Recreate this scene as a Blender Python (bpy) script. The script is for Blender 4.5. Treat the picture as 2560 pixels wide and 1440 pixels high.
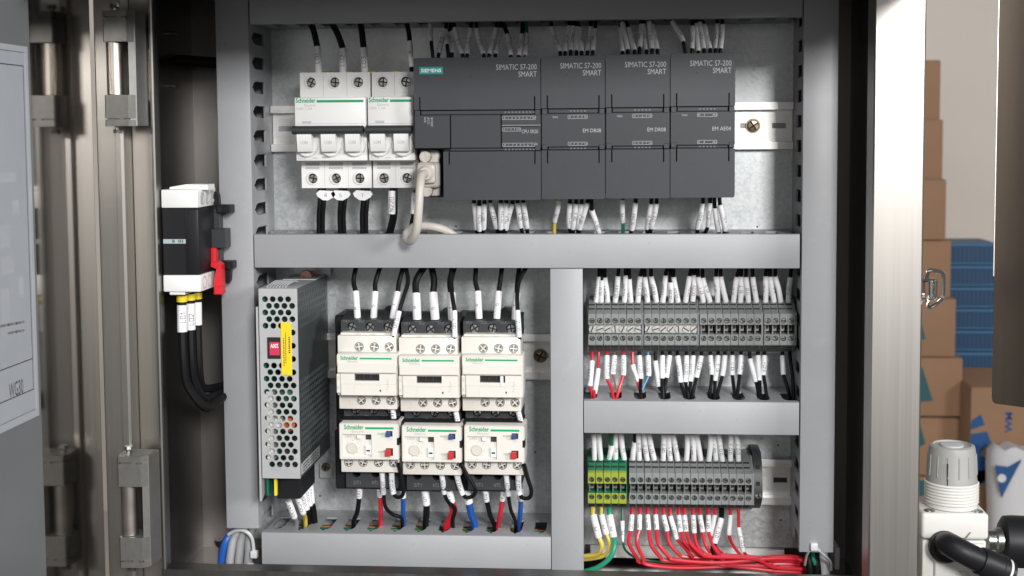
import bpy, bmesh, math, random
from mathutils import Vector
random.seed(7)
for o in list(bpy.data.objects): bpy.data.objects.remove(o)
scn = bpy.context.scene
COL = scn.collection
S = 0.001                      # everything below is written in millimetres
rad = math.radians
# ------------------------------------------------------------------ camera
F, CX, CD, CZ, YAW, PIT, ROL, PX, PY = 3269.93, 87.14, 998.46, 117.34, .0737, .0694, -.0060, 1322.6, 565.43
fw = Vector((-math.sin(YAW)*math.cos(PIT), math.cos(YAW)*math.cos(PIT), -math.sin(PIT)))
r0 = fw.cross(Vector((0, 0, 1))).normalized(); u0 = r0.cross(fw)
RT = math.cos(ROL)*r0 + math.sin(ROL)*u0; UP = -math.sin(ROL)*r0 + math.cos(ROL)*u0
cd = bpy.data.cameras.new('camera'); cam = bpy.data.objects.new('camera', cd); COL.objects.link(cam)
cd.sensor_width = 36; cd.lens = F/2560*36; cd.shift_x = (1280-PX)/2560; cd.shift_y = (PY-720)/2560
cd.dof.use_dof = True; cd.dof.focus_distance = .95; cd.dof.aperture_fstop = 15
cd.clip_start = .02; cd.clip_end = 50
from mathutils import Matrix
M3 = Matrix((RT, UP, -fw)).transposed()
cam.matrix_world = Matrix.Translation(Vector((CX, -CD, CZ))*S) @ M3.to_4x4()
scn.camera = cam
# ------------------------------------------------------------------ world, lamps of the workshop and added fill lights
w = bpy.data.worlds.new('World'); scn.world = w; w.use_nodes = True
bg = w.node_tree.nodes['Background']; bg.inputs[0].default_value = (1, .97, .94, 1); bg.inputs[1].default_value = .105
def area(name, loc, target, sx, sy, power, col):
    l = bpy.data.lights.new(name, 'AREA'); l.shape = 'RECTANGLE'; l.size = sx; l.size_y = sy; l.energy = power; l.color = col
    o = bpy.data.objects.new(name, l); COL.objects.link(o); o.location = Vector(loc)*S
    o.rotation_euler = (Vector(target)-Vector(loc)).to_track_quat('-Z', 'Y').to_euler(); return o
area('hall_lamp', (934, -2713, 877), (0, 0, 0), .5, .45, 69, (1, .985, .965))
area('right_lamp', (2290, -1790, 730), (0, 0, 0), .6, .5, 50, (1, .985, .97))
area('overhead_fill', (-350, -2000, 2000), (0, 0, 0), 2.4, 1.2, 34, (.975, .988, 1))  # broad overhead light added as fill
area('far_reflection_fill', (560, -3900, 480), (100, 0, 100), 2.3, .85, 4.2, (1, .975, .95))  # added light for rail, plate and right flange to reflect, no real window
area('side_reflection_fill', (-1500, -3300, 150), (0, 0, 0), 2.2, 2.0, 8, (1, .97, .93))  # added light for the left steel to reflect, no real window
scn.view_settings.view_transform = 'Standard'; scn.view_settings.look = 'None'
scn.view_settings.exposure = 0; scn.view_settings.gamma = 1; scn.view_settings.use_curve_mapping = False
scn.render.engine = 'CYCLES'

# ------------------------------------------------------------------ photo pixel + distance from the mounting plate -> place
def ray(px, py): return RT*((px-PX)/F) + UP*((PY-py)/F) + fw
CAMP = Vector((CX, -CD, CZ))
def A(px, py, d):
    v = ray(px, py); t = (-d+CD)/v.y; p = CAMP+v*t; return p.x, p.z
def P(px, py, d):
    x, z = A(px, py, d); return Vector((x, d, z))
def AX(px, py, X):             # the same on an upright plane X = const: (d, z)
    v = ray(px, py); t = (X-CX)/v.x; p = CAMP+v*t; return -p.y, p.z
def zf(py, d, px=1280): return A(px, py, d)[1]
def xf(px, d, py=720): return A(px, py, d)[0]

# ------------------------------------------------------------------ mesh collector, coordinates (x, d, z): d = mm in front of the plate
class MB:
    def __init__(s): s.v = []; s.f = []; s.m = []
    def add(s, vs, fs, m=0):
        b = len(s.v); s.v += [tuple(v) for v in vs]; s.f += [[i+b for i in f] for f in fs]; s.m += [m]*len(fs); return s
    def box(s, x0, x1, d0, d1, z0, z1, m=0):
        vs = [(x, d, z) for x in (x0, x1) for d in (d0, d1) for z in (z0, z1)]
        return s.add(vs, [(0,1,3,2),(4,6,7,5),(0,4,5,1),(2,3,7,6),(0,2,6,4),(1,5,7,3)], m)
    def rbox(s, x0, x1, d0, d1, z0, z1, r=.6, seg=1, m=0):
        bm = bmesh.new(); bmesh.ops.create_cube(bm, size=1)
        for v in bm.verts: v.co = Vector(((x0+x1)/2+v.co.x*(x1-x0), (d0+d1)/2+v.co.y*(d1-d0), (z0+z1)/2+v.co.z*(z1-z0)))
        bmesh.ops.bevel(bm, geom=bm.edges[:], offset=r, segments=seg, affect='EDGES', profile=.5)
        bm.verts.index_update(); s.add([v.co[:] for v in bm.verts], [[v.index for v in f.verts] for f in bm.faces], m); bm.free(); return s
    def prism(s, poly, ax, a0, a1, m=0):
        # poly in the two other coordinates (order x,d,z without ax)
        def mk(a, p): q = list(p); q.insert('xdz'.index(ax), a); return q
        n = len(poly); vs = [mk(a0, p) for p in poly]+[mk(a1, p) for p in poly]
        return s.add(vs, [list(range(n)), list(range(2*n-1, n-1, -1))]+[(i, (i+1) % n, n+(i+1) % n, n+i) for i in range(n)], m)
    def lathe(s, c, axis, prof, n=20, m=0, a0=0, cap=True):
        # prof: list of (radius, distance along axis); axis a unit vector
        ax = Vector(axis).normalized(); t = Vector((0, 0, 1)) if abs(ax.z) < .9 else Vector((1, 0, 0))
        e = ax.cross(t).normalized(); g = ax.cross(e); c = Vector(c); vs = []; fs = []
        for r, h in prof:
            for k in range(n):
                a = a0+2*math.pi*k/n; vs.append(c+ax*h+e*(r*math.cos(a))+g*(r*math.sin(a)))
        for i in range(len(prof)-1):
            for k in range(n): fs.append((i*n+k, i*n+(k+1) % n, (i+1)*n+(k+1) % n, (i+1)*n+k))
        if cap: fs.append(list(range(n))); fs.append([(len(prof)-1)*n+k for k in range(n)][::-1])
        return s.add(vs, fs, m)
    def cyl(s, p0, p1, r, n=14, m=0): 
        a = Vector(p1)-Vector(p0); return s.lathe(p0, a, [(r, 0), (r, a.length)], n, m)
    def tube(s, pts, r, n=8, m=0, m2=None, cap=True):
        pts = [Vector(p) for p in pts]; vs = []; fs = []; ms = []
        e = None
        for i, p in enumerate(pts):
            t = (pts[min(i+1, len(pts)-1)]-pts[max(i-1, 0)]).normalized()
            if e is None: e = t.cross(Vector((0, 1, 0))); e = e.normalized() if e.length > .05 else Vector((1, 0, 0))
            e = (e-t*e.dot(t)).normalized(); g = t.cross(e); rr = r[i] if isinstance(r, (list, tuple)) else r
            for k in range(n):
                a = 2*math.pi*k/n; vs.append(p+e*(rr*math.cos(a))+g*(rr*math.sin(a)))
        b = len(s.v); s.v += [tuple(v) for v in vs]
        for i in range(len(pts)-1):
            for k in range(n):
                s.f.append([b+i*n+k, b+i*n+(k+1) % n, b+(i+1)*n+(k+1) % n, b+(i+1)*n+k])
                s.m.append(m2 if (m2 is not None and ((k+i//3) % n) < n//3) else m)
        if cap:
            s.f.append([b+k for k in range(n)]); s.m.append(m); s.f.append([b+(len(pts)-1)*n+k for k in range(n)][::-1]); s.m.append(m)
        return s
    def holes(s, uv, u0, u1, v0, v1, cells, depth, m=0, n=12, floor=None):
        # a strip u0..u1 x v0..v1 with holes; cells: (ua, ub, cu, cv, shape) left to right; shape: radius or (hw, hh)
        def quad(a, b, c, d):
            if b-a > 1e-4: s.add([uv(a, c, 0), uv(b, c, 0), uv(b, d, 0), uv(a, d, 0)], [(0, 1, 2, 3)], m)
        cur = u0
        for ua, ub, cu, cv, sh in cells:
            quad(cur, ua, v0, v1); cur = ub; ring = []; out = []
            k = n if not isinstance(sh, tuple) else 4
            for i in range(k):
                a = 2*math.pi*(i+.5)/k
                if isinstance(sh, tuple):
                    sx = (1, -1, -1, 1)[i]; sy = (1, 1, -1, -1)[i]; ring.append((cu+sx*sh[0], cv+sy*sh[1])); out.append((ub if sx > 0 else ua, v1 if sy > 0 else v0))
                else:
                    c_, s_ = math.cos(a), math.sin(a); ring.append((cu+sh*c_, cv+sh*s_))
                    tx = ((ub-cu)/c_ if c_ > 0 else (ua-cu)/c_) if abs(c_) > 1e-6 else 1e9
                    ty = ((v1-cv)/s_ if s_ > 0 else (v0-cv)/s_) if abs(s_) > 1e-6 else 1e9
                    t = min(tx, ty); out.append((cu+t*c_, cv+t*s_))
            if not isinstance(sh, tuple):
                # put true corners in by snapping the nearest outer points
                for cx_, cy_ in ((ua, v0), (ua, v1), (ub, v0), (ub, v1)):
                    j = min(range(k), key=lambda q: (out[q][0]-cx_)**2+(out[q][1]-cy_)**2); out[j] = (cx_, cy_)
            vs = [uv(a, b, 0) for a, b in out]+[uv(a, b, 0) for a, b in ring]+[uv(a, b, -depth) for a, b in ring]
            fs = []
            for i in range(k):
                j = (i+1) % k; fs.append((i, j, k+j, k+i)); fs.append((k+i, k+j, 2*k+j, 2*k+i))
            s.add(vs, fs, m)
            if floor is not None: s.add([uv(a, b, -depth) for a, b in ring], [list(range(k))], floor)
        quad(cur, u1, v0, v1); return s
    def mesh(s, mats, org=(0, 0, 0), sharp=35):
        me = bpy.data.meshes.new('mesh')
        me.from_pydata([((x-org[0])*S, -(d-org[1])*S, (z-org[2])*S) for x, d, z in s.v], [], s.f)
        for mt in (mats if isinstance(mats, (list, tuple)) else [mats]): me.materials.append(mt)
        me.polygons.foreach_set('material_index', s.m)
        bm = bmesh.new(); bm.from_mesh(me); bmesh.ops.recalc_face_normals(bm, faces=bm.faces[:]); bm.to_mesh(me); bm.free()
        me.polygons.foreach_set('use_smooth', [True]*len(me.polygons)); me.set_sharp_from_angle(angle=rad(sharp)); me.update()
        return me
    def build(s, name, mats, parent=None, org=None, sharp=35):
        if org is None: org = parent['org'] if parent is not None else (0, 0, 0)
        me = s.mesh(mats, org, sharp); me.name = name; o = bpy.data.objects.new(name, me); COL.objects.link(o)
        if parent is None: o.location = (org[0]*S, -org[1]*S, org[2]*S)
        else: o.parent = parent
        return o
LABELS = {}
def tag(o, label, cat=None, group=None, kind=None):
    if label: o['label'] = label
    if cat: o['category'] = cat
    if group: o['group'] = group
    if kind: o['kind'] = kind
    return o
def thing(name, org, label, cat, group=None, kind=None):
    o = bpy.data.objects.new(name, None); COL.objects.link(o); o.location = (org[0]*S, -org[1]*S, org[2]*S); o['org'] = [float(q) for q in org]
    o.empty_display_size = .01; return tag(o, label, cat, group, kind)
def sub(o, org=None):          # let a part take sub-parts with the thing's own origin
    o['org'] = org if org is not None else list(o.parent['org']) ; return o
def inst(me, name, parent, loc, org=None, rot=0):   # a shared mesh placed at loc (x,d,z) under a parent
    o = bpy.data.objects.new(name, me); COL.objects.link(o); g = parent['org']; o.parent = parent
    o.location = ((loc[0]-g[0])*S, -(loc[1]-g[1])*S, (loc[2]-g[2])*S); o.rotation_euler = (0, rot, 0); return o

# ------------------------------------------------------------------ materials
MATS = {}
def mat(name, col, rough=.5, metal=0, noise=None, bump=0, var=.12, scale=60, stretch=(1, 1, 1), coat=0, aniso=0, spec=.5, trans=0, rvar=0, specks=0):
    m = bpy.data.materials.new(name); m.use_nodes = True; nt = m.node_tree; b = nt.nodes['Principled BSDF']
    b.inputs['Base Color'].default_value = (*col, 1); b.inputs['Roughness'].default_value = rough; b.inputs['Metallic'].default_value = metal
    b.inputs['Coat Weight'].default_value = coat; b.inputs['Specular IOR Level'].default_value = spec
    b.inputs['Anisotropic'].default_value = aniso
    if trans: b.inputs['Transmission Weight'].default_value = trans
    if noise:
        tc = nt.nodes.new('ShaderNodeTexCoord'); mp = nt.nodes.new('ShaderNodeMapping'); mp.inputs['Scale'].default_value = stretch
        nt.links.new(tc.outputs['Object'], mp.inputs[0])
        if noise == 'spangle':
            tx = nt.nodes.new('ShaderNodeTexVoronoi'); tx.inputs['Scale'].default_value = scale; tx.inputs['Randomness'].default_value = 1
            t2 = nt.nodes.new('ShaderNodeTexNoise'); t2.inputs['Scale'].default_value = scale*.35; t2.inputs['Detail'].default_value = 6
            t2.inputs['Roughness'].default_value = .7
            nt.links.new(mp.outputs[0], t2.inputs[0]); ad = nt.nodes.new('ShaderNodeMix'); ad.data_type = 'FLOAT'; ad.inputs[0].default_value = .7
            sp = nt.nodes.new('ShaderNodeSeparateColor'); nt.links.new(tx.outputs['Color'], sp.inputs[0])
            dm = nt.nodes.new('ShaderNodeMixRGB'); dm.blend_type = 'ADD'; dm.inputs[0].default_value = .004
            nt.links.new(mp.outputs[0], dm.inputs[1]); nt.links.new(t2.outputs['Color'], dm.inputs[2]); nt.links.new(dm.outputs[0], tx.inputs[0])
            nt.links.new(sp.outputs[0], ad.inputs[2]); nt.links.new(t2.outputs[0], ad.inputs[3]); fac = ad.outputs[0]
        else:
            tx = nt.nodes.new('ShaderNodeTexNoise'); tx.inputs['Scale'].default_value = scale; tx.inputs['Detail'].default_value = 5; tx.inputs['Roughness'].default_value = .65
            nt.links.new(mp.outputs[0], tx.inputs[0]); fac = tx.outputs[0]
        rp = nt.nodes.new('ShaderNodeValToRGB'); rp.color_ramp.elements[0].position = .3; rp.color_ramp.elements[1].position = .7
        rp.color_ramp.elements[0].color = (*[c*(1-var) for c in col], 1); rp.color_ramp.elements[1].color = (*[min(1, c*(1+var)) for c in col], 1)
        nt.links.new(fac, rp.inputs[0]); nt.links.new(rp.outputs[0], b.inputs['Base Color'])
        if rvar:
            mr = nt.nodes.new('ShaderNodeMapRange'); mr.inputs['From Min'].default_value = .3; mr.inputs['From Max'].default_value = .7
            mr.inputs['To Min'].default_value = max(.02, rough-rvar); mr.inputs['To Max'].default_value = rough+rvar
            nt.links.new(fac, mr.inputs[0]); nt.links.new(mr.outputs[0], b.inputs['Roughness'])
        if bump:
            bp = nt.nodes.new('ShaderNodeBump'); bp.inputs['Strength'].default_value = bump; bp.inputs['Distance'].default_value = .0004
            nt.links.new(fac, bp.inputs['Height']); nt.links.new(bp.outputs[0], b.inputs['Normal'])
    if specks:
        ns = nt.nodes.new('ShaderNodeTexNoise'); ns.inputs['Scale'].default_value = 260; ns.inputs['Detail'].default_value = 2; nt.links.new(tc.outputs['Object'], ns.inputs[0])
        sr2 = nt.nodes.new('ShaderNodeValToRGB'); sr2.color_ramp.elements[0].position = .70; sr2.color_ramp.elements[1].position = .76
        sr2.color_ramp.elements[0].color = (1, 1, 1, 1); sr2.color_ramp.elements[1].color = (1-specks, 1-specks, 1-specks*1.05, 1); nt.links.new(ns.outputs[0], sr2.inputs[0])
        n3 = nt.nodes.new('ShaderNodeTexNoise'); n3.inputs['Scale'].default_value = 55; n3.inputs['Detail'].default_value = 8; n3.inputs['Roughness'].default_value = .75; nt.links.new(tc.outputs['Object'], n3.inputs[0])
        s3 = nt.nodes.new('ShaderNodeValToRGB'); s3.color_ramp.elements[0].position = .58; s3.color_ramp.elements[1].position = .72
        s3.color_ramp.elements[0].color = (1, 1, 1, 1); s3.color_ramp.elements[1].color = (1+specks*.35,)*3+(1,); nt.links.new(n3.outputs[0], s3.inputs[0])
        m1 = nt.nodes.new('ShaderNodeMixRGB'); m1.blend_type = 'MULTIPLY'; m1.inputs[0].default_value = 1; m2 = nt.nodes.new('ShaderNodeMixRGB'); m2.blend_type = 'MULTIPLY'; m2.inputs[0].default_value = 1
        nt.links.new(rp.outputs[0], m1.inputs[1]); nt.links.new(sr2.outputs[0], m1.inputs[2]); nt.links.new(m1.outputs[0], m2.inputs[1]); nt.links.new(s3.outputs[0], m2.inputs[2]); nt.links.new(m2.outputs[0], b.inputs['Base Color'])
    MATS[name] = m; return m
duct_m = mat('duct_pvc', (.335, .343, .36), .46, noise='n', var=.05, scale=9, bump=.02, rvar=.06, specks=.22)
galv_m = mat('galvanised_sheet', (.54, .565, .575), .42, .55, noise='spangle', var=.14, scale=520, bump=.03, rvar=.07)
rail_m = mat('rail_zinc', (.84, .83, .81), .36, .6, noise='n', var=.06, scale=30, stretch=(1, 1, 12), rvar=.06)
steel_m = mat('brushed_steel', (.45, .43, .405), .38, 1, noise='n', var=.035, scale=22, stretch=(34, 34, .25), rvar=.015)
door_m = mat('polished_steel', (.37, .355, .335), .085, 1, noise='n', var=.05, scale=20, stretch=(10, 10, .3), rvar=.02)
back_m = mat('back_steel', (.27, .255, .245), .40, .8, noise='n', var=.08, scale=10, stretch=(6, 6, .6), rvar=.05)  # cabinet steel, its tone set to imitate the light on recess walls
inner_m = mat('inner_steel', (.26, .25, .24), .34, 1, noise='n', var=.14, scale=10, stretch=(6, 6, .6), rvar=.06)  # darker copy of the cabinet steel, shade of the recess put into colour
hinge_m = mat('hinge_zinc', (.20, .195, .185), .46, .65, noise='n', var=.12, scale=140, bump=.1)
pin_m = mat('hinge_pin', (.48, .44, .40), .38, 1, noise='n', var=.05, scale=60, rvar=.03)
zinc_m = mat('zinc_screw', (.40, .415, .40), .28, 1, noise='n', var=.12, scale=400, rvar=.08)
brass_m = mat('yellow_screw', (.26, .205, .14), .32, .9)
char_m = mat('charcoal_plastic', (.034, .038, .046), .5, noise='n', var=.07, scale=14, bump=.03, rvar=.06, specks=.35)
char2_m = mat('charcoal_band', (.031, .035, .042), .52, noise='n', var=.05, scale=900, bump=.08)
black_m = mat('black_plastic', (.010, .010, .012), .45, spec=.3)
dark_m = mat('dark_plastic', (.032, .035, .039), .45, noise='n', var=.08, scale=500, bump=.05)
void_m = mat('black_cavity', (.006, .006, .007), .6)  # black standing in for shade in holes and recesses; also black parts
white_m = mat('white_plastic', (.78, .78, .775), .38, noise='n', var=.015, scale=40)
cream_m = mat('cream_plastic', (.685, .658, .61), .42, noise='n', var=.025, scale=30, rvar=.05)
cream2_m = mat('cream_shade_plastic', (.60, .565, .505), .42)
greyp_m = mat('grey_print', (.17, .17, .175), .5)
lgrey_m = mat('pale_print', (.40, .415, .43), .5)
sleeve_m = mat('white_sleeve', (.80, .80, .82), .42, noise='n', var=.02, scale=120)
ink_m = mat('black_ink', (.03, .03, .035), .5)
wblack_m = mat('black_wire', (.006, .006, .007), .5, spec=.22)
wred_m = mat('red_wire', (.62, .022, .04), .32)
wblue_m = mat('blue_wire', (.015, .09, .38), .34)
wlblue_m = mat('pale_blue_wire', (.10, .30, .55), .4)
wbrown_m = mat('brown_wire', (.30, .09, .05), .4)
wgreen_m = mat('green_wire', (.02, .30, .17), .35)
wdgreen_m = mat('dark_green_wire', (.01, .13, .06), .35)
wyel_m = mat('yellow_wire', (.72, .56, .10), .35)
ferrule_m = mat('yellow_ferrule', (.78, .62, .03), .4)
green_m = mat('print_green', (.01, .33, .13), .45)
teal_m = mat('logo_teal', (.0, .30, .27), .4)
logow_m = mat('logo_white', (.80, .84, .84), .4)
term_m = mat('terminal_grey', (.22, .23, .232), .5, noise='n', var=.04, scale=200)
tgreen_m = mat('terminal_green', (.012, .20, .095), .48)
tyel_m = mat('terminal_yellow', (.27, .33, .03), .5)
clamp_m = mat('clamp_steel', (.34, .34, .33), .35, .85)
beige_m = mat('beige_cable', (.52, .485, .445), .45, noise='n', var=.03, scale=80)
red_m = mat('red_plastic', (.62, .015, .025), .38)
bluebtn_m = mat('blue_button', (.035, .07, .22), .35)
redbtn_m = mat('red_button', (.52, .03, .035), .35)
yellab_m = mat('yellow_label', (.82, .58, .01), .55)
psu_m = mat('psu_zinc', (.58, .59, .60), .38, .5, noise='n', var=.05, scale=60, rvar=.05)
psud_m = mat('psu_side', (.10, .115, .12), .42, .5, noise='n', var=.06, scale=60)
pink_m = mat('pink_switch', (.56, .03, .085), .4)
pcb_m = mat('pcb_green', (.01, .11, .07), .45)
paper_m = mat('paper', (.34, .36, .395), .6, noise='n', var=.04, scale=30)
film_m = mat('film', (.38, .40, .43), .25)
card_m = mat('cardboard', (.31, .18, .105), .85, noise='n', var=.06, scale=6)
tape_m = mat('teal_tape', (.012, .095, .11), .55)
tapeb_m = mat('blue_tape', (.008, .075, .24), .55)
crate_m = mat('blue_crate', (.012, .068, .165), .55, noise='n', var=.25, scale=3)
cratel_m = mat('blue_crate_rim', (.05, .15, .29), .55)
wall_m = mat('painted_wall', (.74, .68, .615), .85, noise='n', var=.05, scale=1.2)
sack_m = mat('white_sack', (.66, .66, .68), .7, noise='n', var=.04, scale=6)
regw_m = mat('regulator_white', (.62, .615, .585), .42, noise='n', var=.02, scale=30)
regg_m = mat('regulator_grey', (.30, .30, .295), .42)
gcable_m = mat('grey_cable', (.36, .37, .38), .5)
tie_m = mat('nylon_tie', (.74, .75, .77), .35, spec=.5)
chrome_m = mat('chrome', (.72, .70, .68), .12, 1)
glass_m = mat('window_glass', (.15, .157, .162), .25)
ring_m = mat('screw_ring', (.16, .155, .145), .4)
tin_m = mat('jumper_tin', (.60, .59, .565), .36, .55, noise='n', var=.06, scale=200)
cgrey_m = mat('grey_marker', (.45, .46, .47), .5)
orange_m = mat('orange_part', (.5, .12, .03), .4)

# ------------------------------------------------------------------ lettering: flat print (font) and plotted wire markers (strokes)
STR = ['SIEMENS', 'SIMATIC S7-200', 'SMART', 'CPU SR20', 'EM DR08', 'EM AE04', 'Schneider', 'Electric', 'I.ON', 'C32', 'C16', 'iC65N  C 32A', 'iC65N  C 16A',
       'RUN', 'STOP', 'ERROR', 'DIAG', '1/L1', '3/L2', '5/L3', '2/T1', '4/T2', '6/T3', 'TeSys', 'RESET', 'STOP ', 'WG30', '230V', '2U1-2', 'LRD', '.0 .1 .2 .3 .4 .5 .6 .7 I0', '.0 .1 .2 .3 Q0', '.0 .1 .2 .3 Q', '.4 .5 .6 .7 Q', '0  1     AI', '2  3     AI', 'WM']
FT = {}
tmp = []
for s_ in STR:
    c = bpy.data.curves.new('t', 'FONT'); c.body = s_; c.resolution_u = 2
    if s_ in ('SIEMENS', 'Schneider', '230V', 'WM'): c.offset = .028
    o = bpy.data.objects.new('t', c); COL.objects.link(o); tmp.append((s_, o))
bpy.context.view_layer.update(); dg = bpy.context.evaluated_depsgraph_get()
for s_, o in tmp:
    me = o.evaluated_get(dg).to_mesh(); FT[s_] = ([v.co[:2] for v in me.vertices], [list(p.vertices) for p in me.polygons])
    c = o.data; bpy.data.objects.remove(o); bpy.data.curves.remove(c)
def text(mb, s_, x0, x1, z0, z1, d, m=0, fn=None, rot=False):
    # the string stretched into the box x0..x1, z0..z1 (z0 = baseline); rot: reading upwards
    vs, fs = FT[s_]; xs = [v[0] for v in vs]; ys = [v[1] for v in vs]; a, b, c, e = min(xs), max(xs), min(ys), max(ys)
    if s_ in ('Schneider',): c = 0
    out = []
    for x, y in vs:
        u = (x-a)/(b-a); v = (y-c)/(e-c)
        if rot: X, Z = x1-(x1-x0)*v, z0+(z1-z0)*u
        else: X, Z = x0+(x1-x0)*u, z0+(z1-z0)*v
        out.append(fn(X, Z) if fn else (X, d, Z))
    return mb.add(out, fs, m)
G = {'0': [[(0,0),(0,1),(.6,1),(.6,0),(0,0)]], '1': [[(.1,.8),(.35,1),(.35,0)]], '2': [[(0,.8),(0,1),(.6,1),(.6,.6),(0,0),(.6,0)]],
 '3': [[(0,1),(.6,1),(.6,0),(0,0)],[(.1,.5),(.6,.5)]], '4': [[(.45,0),(.45,1),(0,.3),(.65,.3)]], '5': [[(.6,1),(0,1),(0,.55),(.6,.55),(.6,0),(0,0)]],
 '6': [[(.55,1),(0,.5),(0,0),(.6,0),(.6,.5),(0,.5)]], '7': [[(0,1),(.6,1),(.2,0)]], '8': [[(0,0),(0,1),(.6,1),(.6,0),(0,0)],[(0,.5),(.6,.5)]],
 'A': [[(0,0),(.3,1),(.6,0)],[(.12,.35),(.48,.35)]], 'C': [[(.6,1),(0,1),(0,0),(.6,0)]], 'D': [[(0,0),(0,1),(.4,1),(.6,.8),(.6,.2),(.4,0),(0,0)]],
 'E': [[(.6,1),(0,1),(0,0),(.6,0)],[(0,.5),(.45,.5)]], 'F': [[(.6,1),(0,1),(0,0)],[(0,.5),(.45,.5)]], 'I': [[(.3,0),(.3,1)]], 'L': [[(0,1),(0,0),(.6,0)]],
 'N': [[(0,0),(0,1),(.6,0),(.6,1)]], 'P': [[(0,0),(0,1),(.6,1),(.6,.5),(0,.5)]], 'Q': [[(0,0),(0,1),(.6,1),(.6,0),(0,0)],[(.35,.25),(.65,-.1)]],
 'R': [[(0,0),(0,1),(.6,1),(.6,.5),(0,.5)],[(.25,.5),(.6,0)]], 'S': [[(.6,1),(0,1),(0,.5),(.6,.5),(.6,0),(0,0)]], 'T': [[(0,1),(.6,1)],[(.3,1),(.3,0)]],
 'U': [[(0,1),(0,0),(.6,0),(.6,1)]], 'V': [[(0,1),(.3,0),(.6,1)]], 'W': [[(0,1),(.15,0),(.3,.7),(.45,0),(.6,1)]], '.': [[(.25,0),(.25,.12)]],
 '+': [[(.3,.2),(.3,.8)],[(0,.5),(.6,.5)]], '-': [[(.05,.5),(.55,.5)]]}
def strokes(s_, h, adv=.9, wd=.11):
    # -> list of quads in (u along the line, v up), each stroke cut in short pieces
    q = []; u = 0
    for ch in s_:
        for pl in G.get(ch, []):
            for (a, b), (c, e) in zip(pl, pl[1:]):
                L = math.hypot(c-a, e-b); k = max(1, int(L/.3)); nx, ny = -(e-b)/L*wd/2, (c-a)/L*wd/2
                for i in range(k):
                    t0, t1 = i/k, (i+1)/k; p = (a+(c-a)*t0, b+(e-b)*t0); r_ = (a+(c-a)*t1, b+(e-b)*t1)
                    q.append([((u+x)*h, y*h) for x, y in ((p[0]-nx, p[1]-ny), (r_[0]-nx, r_[1]-ny), (r_[0]+nx, r_[1]+ny), (p[0]+nx, p[1]+ny))])
        u += adv*(.6 if ch in '.I1' else 1)
    return q, u*h
# ================================================================== the setting: mounting plate, cabinet shell, background
XL1, XL2, XR1, XR2 = -208.1, -183.8, 211.6, 235.8
HD = 65.
pl = MB(); pl.rbox(-214, 241, -2, 0, zf(1366, 0, 1700), 232, .6); 
mplate = sub(pl.build('mounting_plate', galv_m), [0, 0, 0])
for px, py in ((1652, 205), (1893, 567), (1140, 566), (1945, 1113), (1385, 1060), (1010, 1262), (1930, 345), (1338, 1130), (800, 1240), (1952, 1300)):
    q = P(px, py, 0); b = MB(); b.lathe((q.x, -.5, q.z), (0, 1, 0), [(.75, 0), (.75, .56)], 10); b.build('drill_hole', void_m, mplate)  # black discs stand in for the darkness of open holes
tag(mplate, 'grey galvanised steel mounting plate behind the ducts and devices', 'mounting plate')
# cabinet shell ------------------------------------------------------
cab = thing('electrical_cabinet', (0, -25, -235), 'open stainless steel electrical cabinet holding the whole wiring panel', 'cabinet')
BD = -27.
XWL = xf(489, BD, 500); XWR = xf(2124, BD, 400)
ZT = zf(-30, 120); ZB = zf(1403, -12, 1700)
b = MB(); b.box(XWL-2, XWR+2, BD-1.5, BD, ZB-12, ZT+30); b.build('back_panel', back_m, cab)
# the left rim: folded profile from the outside in (x, d), swept upright
LF = 120.
xo = xf(251, LF, 700); xi = xf(392, LF, 700)
def sweep(mb, prof, z0, z1, th=1.2, m=0):
    for (a, c), (e, g) in zip(prof, prof[1:]):
        L = math.hypot(e-a, g-c); nx, ny = (g-c)/L*th, -(e-a)/L*th
        mb.prism([(a, c), (e, g), (e+nx, g+ny), (a+nx, c+ny)], 'z', z0, z1, m)
def rim(prof, name, m):
    mb = MB(); sweep(mb, prof, ZB-10, ZT+30); return mb.build(name, m, cab)
xg = xf(319, LF, 700)
rim([(xo, 70), (xo, LF-1), (xo+1, LF), (xg-5.5, LF)], 'outer_flange', steel_m)
rim([(xg-5.2, LF-8), (xg-5.2, LF+2.6), (xg-4.4, LF+4.2), (xg-.6, LF+4.2), (xg+.9, LF+2.6), (xg+1.2, LF-13)], 'seal_channel', steel_m)
rim([(xg+1.6, LF-12), (xi-1.2, LF-7), (xi, LF)], 'rim_slope', steel_m)
rim([(xi, LF), (xi+.2, LF-13), (xi-.6, LF-14), (XWL, LF-15)], 'rim_lip', inner_m)
b = MB(); b.box(XWL-2, XWL, BD, LF-16, ZB-12, ZT+30); b.build('side_panel', inner_m, cab)
b = MB(); b.box(XWR, XWR+2, BD, LF-13, ZB-12, ZT+30); b.build('side_panel', back_m, cab)  # takes the back steel to brighten this recess by colour
# right rim
ri = xf(2180, LF, 700); ro = xf(2309, LF+2, 700)
rim([(ri-1.5, LF-16), (ri, LF-1.5), (ri+.8, LF), (ro-1.2, LF), (ro, LF-1.2), (ro, 60)], 'outer_flange', steel_m)
rim([(XWR+.5, LF-14), (ri-1.2, LF-16)], 'rim_lip', inner_m)
rim([(ro, 60), (ro, -20)], 'outer_side', steel_m)
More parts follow.
